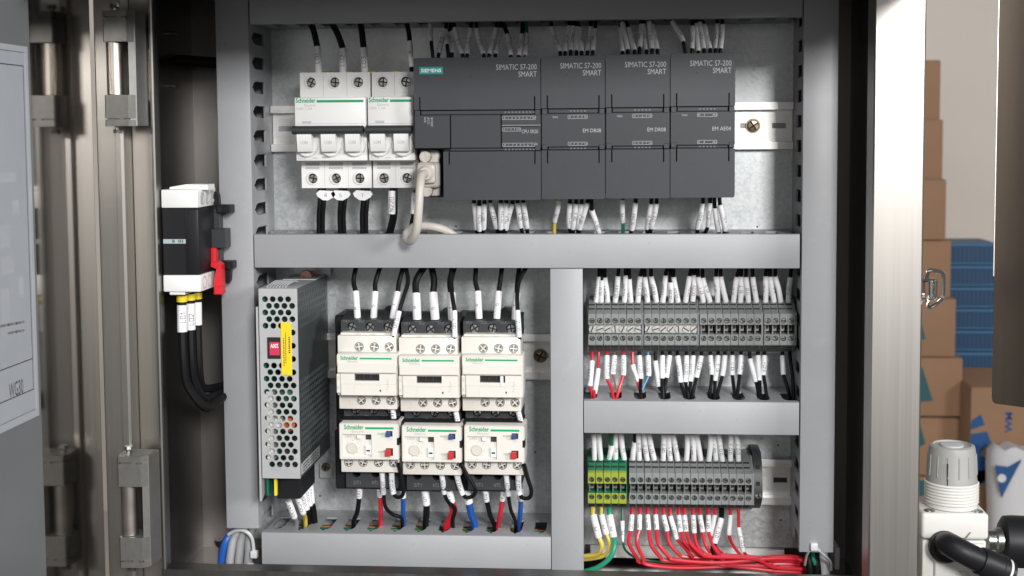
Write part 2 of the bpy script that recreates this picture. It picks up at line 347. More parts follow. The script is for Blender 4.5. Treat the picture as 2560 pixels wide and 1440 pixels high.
# top and bottom
b = MB(); b.box(XWL, XWR, BD, LF-16, ZT+14, ZT+16); b.box(xi-2, ri+2, LF-16, LF-14, ZT, ZT+16); b.box(xi-2, ri+2, LF-14, LF-.5, ZT-.2, ZT+1.2); b.build('top_panel', inner_m, cab)
b = MB(); b.box(xo, ro, LF+2, 272, ZT+1.5, ZT+3); b.build('shade_hood', inner_m, cab)  # unseen hood, added to cast shade over the panel's top
fl = mat('polished_floor', (.30, .285, .28), .16, 1, noise='n', var=.1, scale=10, rvar=.05)
b = MB(); b.box(XWL, XWR, BD, LF-14, ZB-2, ZB); b.build('bottom_panel', fl, cab)
zlip = zf(1436, LF, 1100)
b = MB(); b.box(xi-2, ri+2, LF-14, LF, ZB, zlip-1.2); b.box(xi-2, ri+2, LF-14, LF, zlip-1.2, zlip); b.build('bottom_lip', inner_m, cab)
for px, py in ((405, 214), (400, 80)):
    d_, z_ = AX(px, py, XWL); b = MB(); b.cyl((XWL, d_-12, z_), (XWL+9, d_-12, z_), 1.6, 10); b.build('welded_stud', zinc_m, cab)
d_, z_ = -8, ZB+8; b = MB(); b.lathe((xf(537, 10, 1385), -6, z_), (0, 0, 1), [(4.4, 0), (4.4, 3), (5.2, 3.2), (5.2, 5)], 6); b.cyl((xf(537, 10, 1385), -6, ZB), (xf(537, 10, 1385), -6, z_), 2.2, 10); b.build('floor_bolt', zinc_m, cab)
for px in (664, 690):
    pass
# bright mounting foot of the plate behind the red wires
b = MB(); z0 = zf(1398, -4, 1700); z1 = zf(1362, -4, 1700); b.rbox(xf(1475, -4, 1380), xf(1962, -4, 1380), -12, -4, z0, z1, .5)
tag(b.build('support_bracket', rail_m), 'bare metal support bar under the plate behind the red wires', 'bracket')
# black conduit high in the left recess
b = MB(); b.tube([P(398, 150, 10), P(470, 152, 5), P(545, 158, -2)], 4.2, 12)
tag(b.build('cable_conduit', wblack_m), 'thick black cable crossing the dark gap beside the upper hinge', 'cable')

# the door, swung open at a right angle: polished inner face toward the panel
XD = xo-.8
door = thing('cabinet_door', (XD, 220, -235), 'polished stainless cabinet door swung open at the left, mirroring the hinges', 'door')
b = MB(); b.box(XD-1.5, XD, LF+4, 330, ZB-30, ZT+40); b.build('door_sheet', door_m, door)
b = MB(); b.box(XD-18, XD-1.6, LF+4, LF+5.5, ZB-30, ZT+40); b.build('door_edge', steel_m, door)
dw0, _z = AX(92, 720, XD); b = MB(); b.box(XD+.02, XD+.3, dw0, 329, ZB-28, ZT+38); b.build('window_pane', glass_m, door)
# document in a clear sleeve on the door
def DX(px, py): d, z = AX(px, py, XD); return d, z
dA, zA = DX(70, 118); dB, zB = DX(90, 1040)
d1 = (dA+dB)/2
doc = thing('wiring_document', (XD, 240, zB), 'white wiring document in a clear sleeve on the open door', 'document')
b = MB(); b.box(XD+.4, XD+.7, d1+4, 320, zB+5, zA-4); b.build('paper_sheet', paper_m, doc)
b = MB(); 
for d0_, d2_, z0_, z2_ in ((d1, d1+3.6, zB, zA), (d1+3.6, 320, zB, zB+4.6), (d1+3.6, 320, zA-3.6, zA)): b.box(XD+.4, XD+.9, d0_, d2_, z0_, z2_)
b.build('sleeve_border', film_m, doc)
b = MB()
def dline(p, q, t=.35):
    (a, c), (e, g) = DX(*p), DX(*q); b.box(XD+.72, XD+.8, min(a, e)-t/2, max(a, e)+t/2, min(c, g)-t/2, max(c, g)+t/2)
fx, fz = DX(55, 165); gx, gz = DX(68, 900); hx, hz = DX(75, 975)
for z_ in (fz, gz, hz): b.box(XD+.72, XD+.8, fx, 320, z_-.3, z_+.3)
b.box(XD+.72, XD+.8, fx, fx+.5, hz, fz); b.build('frame_lines', ink_m, doc)
b = MB(); (ta, za), (tb, zb2) = DX(20, 985), DX(55, 965)
text(b, 'WG30', 0, 1, 0, 1, 0, fn=lambda X, Z: (XD+.75, ta+(tb-ta)*X, za-3+Z*9)); b.build('lettering', ink_m, doc)
b = MB()
for py, n_ in ((804, 9), (825, 6)):
    for k in range(n_):
        a_, z_ = DX(58-6.5*k, py+1.2*k); b.box(XD+.72, XD+.78, a_, a_+2.6+.9*(k % 3), z_-.7, z_+.7)
b.build('small_print', greyp_m, doc)
b = MB()
for px, py, w_, h_ in ((44, 500, 8, 9), (22, 560, 12, 14), (30, 640, 14, 10), (55, 690, 6, 12), (20, 720, 10, 20), (36, 430, 20, 6)):
    a_, z_ = DX(px, py); b.box(XD+.72, XD+.76, a_, a_+w_, z_-h_, z_)
b.build('pale_drawing', film_m, doc)

# hinges --------------------------------------------------------------
def screw_mesh(r, kind, mt, hd=1.0):
    mb = MB(); mb.lathe((0, 0, 0), (0, 1, 0), [(r, -hd), (r, -.45*r)], 14, 1)   # floor of the recess, coloured black for its shade
    n = 4 if kind == 'cross' else 2; gp = .17*r
    for k in range(n):
        a0 = 2*math.pi*k/n; a1 = 2*math.pi*(k+1)/n; pts = []
        am = (a0+a1)/2; off = (gp/math.sin((a1-a0)/2)) if n == 4 else gp
        c0 = (off*math.cos(am), off*math.sin(am)); pts.append(c0) if n == 4 else None
        da = math.asin(gp/r); st = 5 if n == 4 else 9
        for i in range(st+1):
            a = a0+da+(a1-a0-2*da)*i/st; pts.append((r*math.cos(a), r*math.sin(a)))
        N = len(pts); vs = [(x, -.46*r, z) for x, z in pts]+[(x, 0, z) for x, z in pts]
        vs = vs[:N]+[(x*.93, 0 if math.hypot(x, z) < .5*r else -.08*r, z*.93) for x, z in pts]
        mb.add(vs, [list(range(N, 2*N))]+[(i, (i+1) % N, N+(i+1) % N, N+i) for i in range(N)])
    return mb.mesh([mt, void_m])
SC = {}
def screw(parent, x, d, z, r, kind='cross', mt=None, name='screw', hd=1.0):
    mt = mt or zinc_m; k = (round(r, 2), kind, mt.name)
    if k not in SC: SC[k] = screw_mesh(r, kind, mt, hd)
    return inst(SC[k], name, parent, (x, d, z), rot=random.uniform(0, 3.1))
def hinge(px0, py0, py1, px_t, label):
    D1 = LF+24
    x0 = xf(px0, D1, (py0+py1)/2); z1 = zf(py0, D1, px0+50); z0 = zf(py1, D1, px0+50); H = z1-z0; W = 22.
    h = thing('door_hinge', (x0+W/2, LF, z0), label, 'hinge', 'hinges of the left door')
    b = MB(); b.prism([(x0+W-4.2, LF+1), (x0+W+.6, LF+1), (x0+W+1.2, LF+8), (x0+W-.2, D1-4.5), (x0+W-4.2, D1-2)], 'z', z0+.3, z1-.3); b.build('mounting_leaf', hinge_m, h)
    b = MB(); b.rbox(x0+16.6, x0+W-.8, LF+3, D1-7, z0+H*.27, z1-H*.27, .5); b.build('spine', hinge_m, h)
    for a, c in ((z1-H*.27, z1), (z0, z0+H*.27)):
        top = c == z1
        b = MB(); lo, hi = (a, c-5.2) if top else (a+5.2, c)
        pr = [(x0, D1-4), (x0+2.2, D1), (x0+W-4.5, D1), (x0+W-.5, D1-4.5), (x0+W-.5, LF+2.5), (x0+3, LF+2.5), (x0, LF+7)]
        b.prism(pr, 'z', lo, hi); e0, e1 = (c-4.0, c) if top else (a, a+4.0)
        b.prism(pr, 'z', e0, e1); q = [(x+.8*(1 if x < x0+W/2 else -1)*(2 if x > x0+W-5 else 1), d-1.6) for x, d in pr]
        b.prism(q, 'z', min(lo, e0)+.5, max(hi, e1)-.5)
        zc = (e0+hi)/2-.0 if top else (e1+lo)/2
        b.cyl((x0+W*.58, D1-6, zc), (x0+W*.58, D1-.1, zc), 1.9, 12); b.build('knuckle', hinge_m, h)
    b = MB(); b.cyl((x0+6.2, D1-8, z0+H*.275), (x0+6.2, D1-8, z1-H*.275), 5.6, 20); b.build('barrel', pin_m, h)
    b = MB(); b.cyl((x0+6.2, D1-8, z0+H*.2), (x0+6.2, D1-8, z1-H*.2), 4.6, 16); b.build('pin', zinc_m, h)
    for zc, s_ in ((z1, 1), (z0, -1)):
        b = MB(); b.cyl((x0+6, D1-10, zc), (x0+6, D1-10, zc+s_*2.6), 2, 10); b.lathe((x0+6, D1-10, zc+s_*2.4), (0, 0, s_), [(3, 0), (3.3, .4), (3, 2.6)], 8); b.build('bolt', zinc_m, h)
    b = MB(); text(b, '2U1-2', x0+18.4, x0+20.6, z0+H*.4, z0+H*.62, D1-6.9, rot=True); b.build('lettering', pin_m, h)
hinge(254, 25, 315, 335, 'dark zinc hinge with steel pin at the top of the left frame')
hinge(291, 1142, 1420, 370, 'dark zinc hinge with steel pin at the bottom of the left frame')

# ================================================================== slotted wiring ducts
def duct(name, label, ax, s0, s1, c0, c1, phase, slotsides, group='grey slotted wiring ducts', pitch=18.0, ends=True, H=HD, base_ext=0):
    if ax == 'x': mp = lambda s, d, c: (s, d, c); org = ((s0+s1)/2, 0, c0)
    else: mp = lambda s, d, c: (c, d, s); org = ((c0+c1)/2, 0, s0)
    t = thing(name, org, label, 'wiring duct', group)
    def bx(mb, a0, a1, d0, d1, e0, e1): 
        vs = [mp(a, d, e) for a in (a0, a1) for d in (d0, d1) for e in (e0, e1)]
        mb.add(vs, [(0,1,3,2),(4,6,7,5),(0,4,5,1),(2,3,7,6),(0,2,6,4),(1,5,7,3)])
    def rbx(mb, a0, a1, d0, d1, e0, e1, r):
        q = MB(); q.rbox(a0, a1, d0, d1, e0, e1, r, 2); mb.add([mp(a, d, e) for a, d, e in q.v], q.f)
    b = MB(); bx(b, s0-base_ext, s1, .4, 2, c0+1.2, c1-1.2); b.build('duct_base', duct_m, t)
    b = MB(); rbx(b, s0, s1, H-1.8, H, c0, c1, .5); bx(b, s0, s1, H-7.5, H-1.9, c0+.05, c0+1.0); bx(b, s0, s1, H-7.5, H-1.9, c1-1.0, c1-.05); b.build('duct_cover', duct_m, t)
    for side, cc in ((0, c0+1.25), (1, c1-1.25)):
        inn = 1.5 if side == 0 else -1.5
        b = MB()
        def pr(poly):
            n = len(poly); vs = [mp(s, d, cc) for s, d in poly]+[mp(s, d, cc+inn) for s, d in poly]
            b.add(vs, [list(range(n)), list(range(2*n-1, n-1, -1))]+[(i, (i+1) % n, n+(i+1) % n, n+i) for i in range(n)])
        if side not in slotsides:  # unseen sides made solid to block light and keep the slots dark
            pr([(s0, 2), (s1, 2), (s1, H-2.2), (s0, H-2.2)]); b.build('duct_side', duct_m, t); continue
        pr([(s0-base_ext, 2), (s1, 2), (s1, 20), (s0-base_ext, 20)])
        k0 = math.floor((s0-phase)/pitch)-1; k = k0; hw = 4.5; tip = .75; top = H-2.2
        while phase+k*pitch < s1+pitch:
            a = phase+k*pitch; e = a+pitch     # the tongue between slot k and slot k+1
            poly = [(a+hw, 20), (e-hw, 20), (e-hw, 45), (e-hw+1.6, 50), (e-tip-.3, 51.5), (e-tip, 52.5), (e-tip, top), (a+tip, top), (a+tip, 52.5), (a+tip+.3, 51.5), (a+hw-1.6, 50), (a+hw, 45)]
            if a+hw < s1-1 and e-hw > s0+1:
                pr([(min(max(s, s0), s1), d) for s, d in poly])
            k += 1
        b.build('slotted_side', duct_m, t)
    if ends is True:
        pass
    return t
ZTB, ZM0, ZM1, ZR0, ZR1, ZB0, ZB1 = 198.5, 22.07, 46.4, -97.7, -74.07, -199.0, -174.93
zl = zf(1321, HD, 600); zr_ = zf(1381, HD, 2040)
duct('wiring_duct', 'long upright grey duct along the left edge of the panel', 'z', zl, ZT+10, XL1, XL2, zf(98, 36, 645), (1,), base_ext=3)
duct('wiring_duct', 'long upright grey duct along the right edge of the panel', 'z', zr_, ZT+10, XR1, XR2, zf(178, 36, 1995), (0,), base_ext=3)
duct('wiring_duct', 'shaded horizontal grey duct across the top of the panel', 'x', XL2+.8, XR1-.8, ZTB, ZTB+25, xf(818, 36, 62), (0,))
duct('wiring_duct', 'long horizontal grey duct across the middle with the beige cable hanging over it', 'x', XL2+.8, XR1-1.3, ZM0, ZM1, xf(1870, 36, 578), (0, 1))
xc0 = xf(1376, HD, 800); xc1 = xf(1457, HD, 800)
duct('wiring_duct', 'short upright grey duct between the contactors and the terminal strips', 'z', zf(1434, HD, 1420), ZM0-.4, xc0, xc1, zf(752, 36, 1465), (1,))
duct('wiring_duct', 'short horizontal grey duct between the two terminal strips', 'x', xc1+.5, XR1-.8, ZR0, ZR1, xf(1600, 36, 990), (0, 1))
duct('wiring_duct', 'horizontal grey duct along the bottom left under the contactors', 'x', XL2+1.8, xc0-.4, ZB0, ZB1, xf(820, 36, 1305), (1,))
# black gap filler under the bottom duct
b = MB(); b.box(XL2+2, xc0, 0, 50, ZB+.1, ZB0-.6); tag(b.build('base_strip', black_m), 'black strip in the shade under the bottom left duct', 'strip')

# ================================================================== mounting rails
def rail(label, x0, x1, zc, slots, screws, hole=None):
    t = thing('mounting_rail', ((x0+x1)/2, 0, zc), label, 'rail', 'metal mounting rails')
    b = MB()
    b.holes(lambda u, v, o: (u, 1.2+o, zc+v), x0, x1, -12.5, 12.5, [(c-7, c+7, c, 0, (5.2, 2.0)) for c in slots], 1.0, floor=1)  # slot floors get their own tone in place of real shade
    b.build('rail_web', [rail_m, hole or cgrey_m], t)
    for s_ in (1, -1):
        b = MB(); b.prism([(1.2, zc+s_*12.5), (7.0, zc+s_*12.9), (7.0, zc+s_*17.5), (8.0, zc+s_*17.5), (8.0, zc+s_*12.0), (1.6, zc+s_*11.7)], 'x', x0, x1); b.build('rail_flange', rail_m, t)
    for sx, mt in screws:
        b = MB(); b.lathe((sx, 1.2, zc), (0, 1, 0), [(5.6, 0), (5.6, .8)], 18); b.build('washer', mt, t)
        b = MB(); b.lathe((sx, 2.0, zc), (0, 1, 0), [(4.5, 0), (4.5, 1.2), (4.1, 1.6)], 18); b.build('mounting_bolt', mt, t)
        screw(t, sx, 4.9, zc, 4.0, 'cross', mt)
    return t
zr1 = 123.43
rail('upper metal rail behind the breakers and the charcoal controller modules', xf(678, 7, 320), xf(1983, 7, 315), zr1,
     [xf(712, 2, 326), xf(1868, 2, 315), xf(1948, 2, 313)], [(xf(1883, 3, 315), brass_m)])
zr2 = zf(892, 7, 1355)
rail('metal rail behind the three contactors', -150, xc0+1, zr2, [xf(1356, 2, 887)], [(xf(1351, 3, 887), brass_m)])
zr3 = zf(824, 7, 1700); rail('metal rail hidden behind the upper terminal strip', xf(1468, 7, 820), XR1-2, zr3, [], [])
zr4 = zf(1205, 7, 1940); rail('metal rail behind the lower terminal strip with a bare right end', xf(1468, 7, 1205), xf(1979, 7, 1205), zr4, [xf(1951, 2, 1202)], [], dark_m)
# ================================================================== breakers
def breaker(x0, n, pit, label, rating, desc):
    dT, dF = 50., 68.
    zt1 = zf(181, dT, 840); zt0 = zf(470, dT, 840); zf1 = zf(243, dF, 830); zf0 = zf(402, dF, 830)
    x1 = x0+n*pit-.4; t = thing('circuit_breaker', ((x0+x1)/2, 7, zt0), label, 'breaker', 'circuit breakers on the upper rail')
    xF0 = xf(735, dF, 320)-xf(750, dT, 210)+x0; xF0 = x0+.15; xF1 = x1-.15
    b = MB(); b.box(x0, x1, 7, dT-5, zt0, zt1)
    zsT = zf(206, dT, 840); zsB = zf(446, dT, 840)
    zi1 = zf1+1; zi0 = zf0-1
    for (va, vb, vc) in ((zi1-3, zt1, zsT), (zt0, zi0+3, zsB)):
        b.holes(lambda u, v, o: (u, dT+o, v), x0, x1, va, vb, [(x0+i*pit+.2, x0+(i+1)*pit-.6, x0+i*pit+pit*.47, vc, 3.7) for i in range(n)], 5, n=20, floor=1)
        b.box(x0, x0+.01, dT-5, dT, va, vb); b.box(x1-.01, x1, dT-5, dT, va, vb)
        e = vb if va > zf1-5 else va; b.box(x0, x1, dT-5, dT, e-.01, e+.01)
    b.build('case', [white_m, void_m], t)
    for i in range(n):
        for zc in (zsT, zsB):
            b = MB(); cx = x0+i*pit+pit*.47
            b.lathe((cx, dT-.2, zc), (0, 1, 0), [(4.9, 0), (4.9, .5), (4.5, .9), (3.75, .9), (3.75, -.4)], 24, cap=False); b.build('screw_collar', white_m, t)
            screw(t, cx, dT-2.4, zc, 3.05, 'cross')
        b = MB()
        for py in (410, 420): zc = zf(py, dT, 830); b.box(x0+i*pit+3, x0+(i+1)*pit-4, dT+.02, dT+.12, zc-1.3+(.5 if py > 415 else 0), zc+1.2-(.5 if py > 415 else 0))
        b.build('marker_slot', cgrey_m, t)
        if i:
            for va, vb in ((zt0+.4, zi0), (zi1, zt1-.4)): b = MB(); b.box(x0+i*pit-.35, x0+i*pit-.05, dT-2, dT+.06, va, vb); b.build('pole_seam', cgrey_m, t)
    zh = zf(325, 76, 830); zr0 = zf(386, dF, 830); zr1 = zf(339, dF, 830)
    b = MB(); b.rbox(xF0, xF1, dT-4, dF, zh-2, zf1, .8, 2); b.build('front_cover', white_m, t)
    b = MB(); b.rbox(xF0, xF1, dT-4, dF-2.5, zf0, zh+1, .6, 2); b.build('lower_cover', white_m, t)
    for i in range(n):
        cx = xF0+(i+.47)*pit
        b = MB(); b.lathe((cx, dF-3, (zr0+zr1)/2-.5), (0, 1, 0), [(8.1, 0), (8.1, 2.2), (7.2, 3.0)], 28); b.build('toggle_well', white_m, t)
        b = MB(); w_ = 5.3; b.prism([(dF-1, zr0+2.5), (dF+4.4, zr0+2.0), (dF+5.2, zr0+3), (dF+6.8, zr1-1.5), (dF+6.8, zr1+1.5), (dF-1, zr1+2)], 'x', cx-w_, cx+w_); tg = sub(b.build('toggle', white_m, t))
        b = MB(); zc = zf(356, dF+6, 830); f_ = lambda X, Z: (X, dF+5.2+(Z-(zr0+3))*1.6/(zr1-zr0-4.5)+.15, Z)
        text(b, 'I.ON', cx-2.4, cx+2.4, zc-1.2, zc+1.2, 0, fn=f_); b.build('lettering', lgrey_m, tg)
    b = MB(); b.tube([(xF0-.2, dF+6, zh), (xF1-.7, dF+6, zh)], 3.1, 14); b.box(xF0-.1, xF1-.8, dF-2, dF+6, zh-1.6, zh+2.6)
    b.build('tie_bar', dark_m, t)
    # print
    b = MB(); zs = zf(253, dF, 830)
    text(b, 'Schneider', xF0+1.0, xF0+15.5, zs-.9, zs+2.4, dF+.08); b.box(xF0+16.3, xF1-1.4, dF+.02, dF+.1, zs-.9, zs+.9); b.build('green_print', green_m, t)
    b = MB(); text(b, 'Electric', xF0+7.2, xF0+15.4, zs-3.6, zs-1.8, dF+.08); zs2 = zf(271, dF, 830); text(b, desc, xF0+1.2, xF0+13, zs2-.9, zs2+.9, dF+.08)
    zs3 = zf(394, dF, 830); text(b, rating, xF0+1.4, xF0+7, zs3-1.2, zs3+1.2, dF-2.4); b.box(xF0+12, xF0+16, dF-2.5, dF-2.4, zs3-.6, zs3); b.box(xF0+19, xF0+24.5, dF-2.5, dF-2.4, zs3-.5, zs3+.8)
    b.build('grey_print', lgrey_m, t)
    b = MB(); zq = zf(305, dF, 830); b.box(xF0+5.5, xF0+12, dF-.5, dF+.12, zq-.9, zq+.7); b.build('release_slot', cgrey_m, t)
    b = MB(); b.box(xF0+.8, xF1-.8, dF-.3, dF+.05, zq-1.4, zq-1.15); b.build('cover_seam', cgrey_m, t)
    # brass clips behind
    for i in range(n):
        b = MB(); b.rbox(x0+i*pit+11, x0+i*pit+17, 20, 30, zt1-.5, zt1+2.2, .8); b.build('rail_clip', ferrule_m, t)
PIT = 17.48; XB = xf(750, 50, 210)
breaker(XB, 3, PIT, 'white three-pole circuit breaker with black tie bar, leftmost on the upper rail', 'C32', 'iC65N  C 32A')
breaker(XB+3*PIT+.8, 2, PIT-.42, 'white two-pole circuit breaker beside the charcoal controller', 'C16', 'iC65N  C 16A')

# ================================================================== controller and its modules
DP = 81.; XP0 = 163.52-225; ZP0 = 73.24
def plc(x0, wdt, label, kind, cat, name, cut=False, grp=None):
    x1 = x0+wdt-.5; z0 = ZP0; z1 = ZP0+100
    t = thing(name, ((x0+x1)/2, 5, z0), label, cat, grp)
    cx = x0+20.5 if cut else x0
    b = MB(); b.box(x0+.6, x1-.6, 5, DP-5, z0+(36 if cut else 1), z1-1.2)
    if cut: b.box(cx, x1-.6, 5, DP-5, z0+1, z0+36); b.box(x0+.6, cx, 5, 58, z0+1, z0+36)
    b.build('housing', black_m, t)
    def door(za, zb, up, xa, xb, name, left=True, right=True):
        r = 1.3; ntw = .45; nx = 4.2; nl = 9.0
        zi = za if up else zb; s_ = 1 if up else -1; zo = zb if up else za
        pts = [(xa+r, zo), (xa+.35*r, zo-s_*.35*r), (xa, zo-s_*r), (xa, zi)]
        if left: pts += [(xa+nx-ntw, zi), (xa+nx-ntw, zi+s_*nl), (xa+nx+ntw, zi+s_*nl), (xa+nx+ntw, zi)]
        if right: pts += [(xb-nx-ntw, zi), (xb-nx-ntw, zi+s_*nl), (xb-nx+ntw, zi+s_*nl), (xb-nx+ntw, zi)]
        pts += [(xb, zi), (xb, zo-s_*r), (xb-.35*r, zo-s_*.35*r), (xb-r, zo)]
        b = MB(); b.prism(pts, 'd', DP-6, DP); b.build(name, char_m, t)
    door(z0+63.6, z1, True, x0, x1, 'upper_door'); door(z0, z0+34.2, False, cx, x1, 'lower_door', left=True)
    b = MB()
    zm0, zm1 = z0+36.6, z0+60.0
    segs = [(x0, x0+25.2), (x0+25.8, x0+61.2), (x0+61.8, x1)] if cut else [(x0, x1)]
    for a, e in segs: b.rbox(a, e, DP-8, DP-1.0, zm0, zm1, .35)
    b.build('middle_band', char2_m, t)
    b = MB()
    for za, zb in ((z0+60.4, z0+62.8), (z0+34.9, z0+36.2)):
        b.box((cx if zb < z0+40 else x0)+5, x1-5, DP-8, DP-1.8, za, zb)
    b.build('light_strip', char2_m, t)
    for za, s_ in ((z0+59.8, 1), (z0+34.2, -1)):
        pass
    for xe in (x0+2.2, x1-2.2):
        if not (cut and xe < x0+5): b = MB(); b.rbox(xe-1.9, xe+1.9, DP-6, DP-.6, z0+34.7, z0+38.4, .3); b.build('corner_clip', char_m, t)
        b = MB(); b.rbox(xe-1.9, xe+1.9, DP-6, DP-.6, z0+59.4, z0+63.3, .3); b.build('corner_clip', char_m, t)
    b = MB()
    w2 = 28.5; text(b, 'SIMATIC S7-200', x1-2.6-w2, x1-2.6, z0+91.2, z0+95, DP+.06); text(b, 'SMART', x1-2.6-12.8, x1-2.6, z0+86.2, z0+90, DP+.06)
    b.build('grey_lettering', lgrey_m, t)
    b = MB(); dm = DP-.94
    def frame(xa, xb, za, zb):
        for q in ((xa, xb, za, za+.25), (xa, xb, zb-.25, zb), (xa, xa+.25, za, zb), (xb-.25, xb, za, zb)): b.box(q[0], q[1], dm-.1, dm, q[2], q[3])
    if cut:
        text(b, 'CPU SR20', x1-13.5, x1-2, z0+46.8, z0+49.3, dm)
        frame(x0+62.3, x1-3.5, z0+56.3, z0+59); text(b, '.0 .1 .2 .3 .4 .5 .6 .7 I0', x0+63, x1-4, z0+56.9, z0+58.4, dm)
        frame(x0+62.3, x1-14, z0+48.2, z0+50.8); text(b, '.0 .1 .2 .3 Q0', x0+63, x1-14.5, z0+48.8, z0+50.2, dm)
        frame(x0+62.3, x1-2.5, z0+37.4, z0+40); text(b, '.0 .1 .2 .3 .4 .5 .6 .7 I0', x0+63, x1-3, z0+38, z0+39.4, dm)
        b.box(x0+62, x1, dm-.1, dm, z0+52.3, z0+52.6)
        for k, s_ in enumerate(('RUN', 'STOP', 'ERROR')): text(b, s_, x0+7+2.4*k, x0+8.5+2.4*k, z0+55.0-1.4*k, z0+58.5, dm, rot=True)
    else:
        s1, s2 = ('0  1     AI', '2  3     AI') if kind == 'EM AE04' else ('.0 .1 .2 .3 Q', '.4 .5 .6 .7 Q')
        text(b, kind, x1-15.5, x1-2.8, z0+46.6, z0+49.3, dm)
        frame(x0+18.5, x0+32.3, z0+56.2, z0+58.9); text(b, s1, x0+19, x0+31.8, z0+56.8, z0+58.3, dm); text(b, 'DIAG', x0+8, x0+11.6, z0+56.8, z0+58.2, dm)
        frame(x0+18.5, x0+32.3, z0+37.4, z0+40); text(b, s2, x0+19, x0+31.8, z0+38, z0+39.4, dm)
    b.build('port_marks', lgrey_m, t)['kind'] = 'stuff'
    b = MB()
    for k in range(9 if cut else 5):
        a = (x0+64 if cut else x0+20)+k*2.5
        for zc in (z0+61.6, z0+35.5): b.box(a, a+1.1, DP-1.85, DP-1.7, zc-.5, zc+.5)
    b.build('indicator', greyp_m, t)['kind'] = 'stuff'
    if cut:
        b = MB(); b.rbox(x0+4, x0+21, DP-.2, DP+.25, z0+88.6, z0+93.8, .12); p = sub(b.build('badge', teal_m, t))
        b = MB(); text(b, 'SIEMENS', x0+5.2, x0+19.8, z0+89.9, z0+92.5, DP+.32); b.build('lettering', logow_m, p)
        b = MB(); b.box(x0+61.6, x1-1, DP-1.6, DP-.9, z0+51.2, z0+52.0); b.build('band_groove', void_m, t)
    t.location.z -= S*{'CPU': 1.3}.get(kind, .8 if x0 < XP0+91 else .4 if x0 < XP0+136 else 0)
    return t
plc(XP0, 90, 'wide charcoal controller with a teal badge and a beige plug at its lower left corner', 'CPU', 'controller', 'controller_module', True)
plc(XP0+90, 45, 'charcoal expansion module directly right of the wide controller', 'EM DR08', 'module', 'expansion_module', grp='charcoal expansion modules')
plc(XP0+135, 45, 'charcoal expansion module in the middle of the three narrow ones', 'EM DR08', 'module', 'expansion_module', grp='charcoal expansion modules')
plc(XP0+180, 45, 'charcoal expansion module at the right end of the row, beside the bare rail', 'EM AE04', 'module', 'expansion_module', grp='charcoal expansion modules')

# beige serial plug with its cable loop
t = thing('serial_plug', P(1070, 490, 60), 'beige serial plug with two thumb screws and a looping cable on the controller', 'plug')
b = MB(); x0, z1 = A(1049, 374, 66); x1, z0 = A(1100, 491, 66); b.rbox(x0, x1, 58, 66, z0, z1, 2.2, 2); b.build('plug_shell', beige_m, t)
x0, z1 = A(1040, 406, 76); x1, z0 = A(1098, 470, 76)
b = MB(); b.rbox(x0, x1, 62, 74, z0, z1, 2.6, 3); b.build('plug_body', beige_m, t)
c = P(1066, 433, 77)
b = MB(); x0, z1 = A(1041, 410, 79); x1, z0 = A(1088, 459, 79); b.rbox(x0, x1, 70, 79, z0, z1, 2.2, 3); b.lathe((c.x, 78, c.z), (0, 1, 0), [(6, 0), (6, 1.6), (5, 2.6), (4.4, 4)], 20); b.build('strain_relief', beige_m, t)
for px, py in ((1062, 392), (1066, 478)):
    q = P(px, py, 72); b = MB(); b.lathe((q.x, 62, q.z), (0, 1, 0), [(4.3, 0), (4.3, 8), (3.9, 9.6)], 16); b.build('thumb_screw', beige_m, t)
    screw(t, q.x, 72.2, q.z, 3.3, 'slot', beige_m, 'screw_slot')
def smooth(pts, k=6):
    pts = [Vector(p) for p in pts]; out = []; n = len(pts)
    if n < 3: return [pts[0].lerp(pts[-1], i/k) for i in range(k+1)]
    for i in range(n-1):
        p0 = pts[i-1] if i else pts[0]*2-pts[1]; p1, p2 = pts[i], pts[i+1]; p3 = pts[i+2] if i+2 < n else pts[-1]*2-pts[-2]
        for j in range(k):
            s_ = j/k; out.append(.5*((2*p1)+(p2-p0)*s_+(2*p0-5*p1+4*p2-p3)*s_*s_+(3*p1-p0-3*p2+p3)*s_**3))
    out.append(pts[-1]); return out
b = MB(); b.tube(smooth([P(1066, 433, 79), P(1054, 440, 88), P(1050, 470, 95), P(1046, 530, 97), P(1041, 575, 94), P(1028, 601, 86), P(1017, 596, 80), P(1019, 580, 72), P(1040, 566, 62), P(1075, 566, 48), P(1110, 574, 42), P(1140, 592, 38)], 7), 3.05, 14)
b.build('cable', beige_m, t)

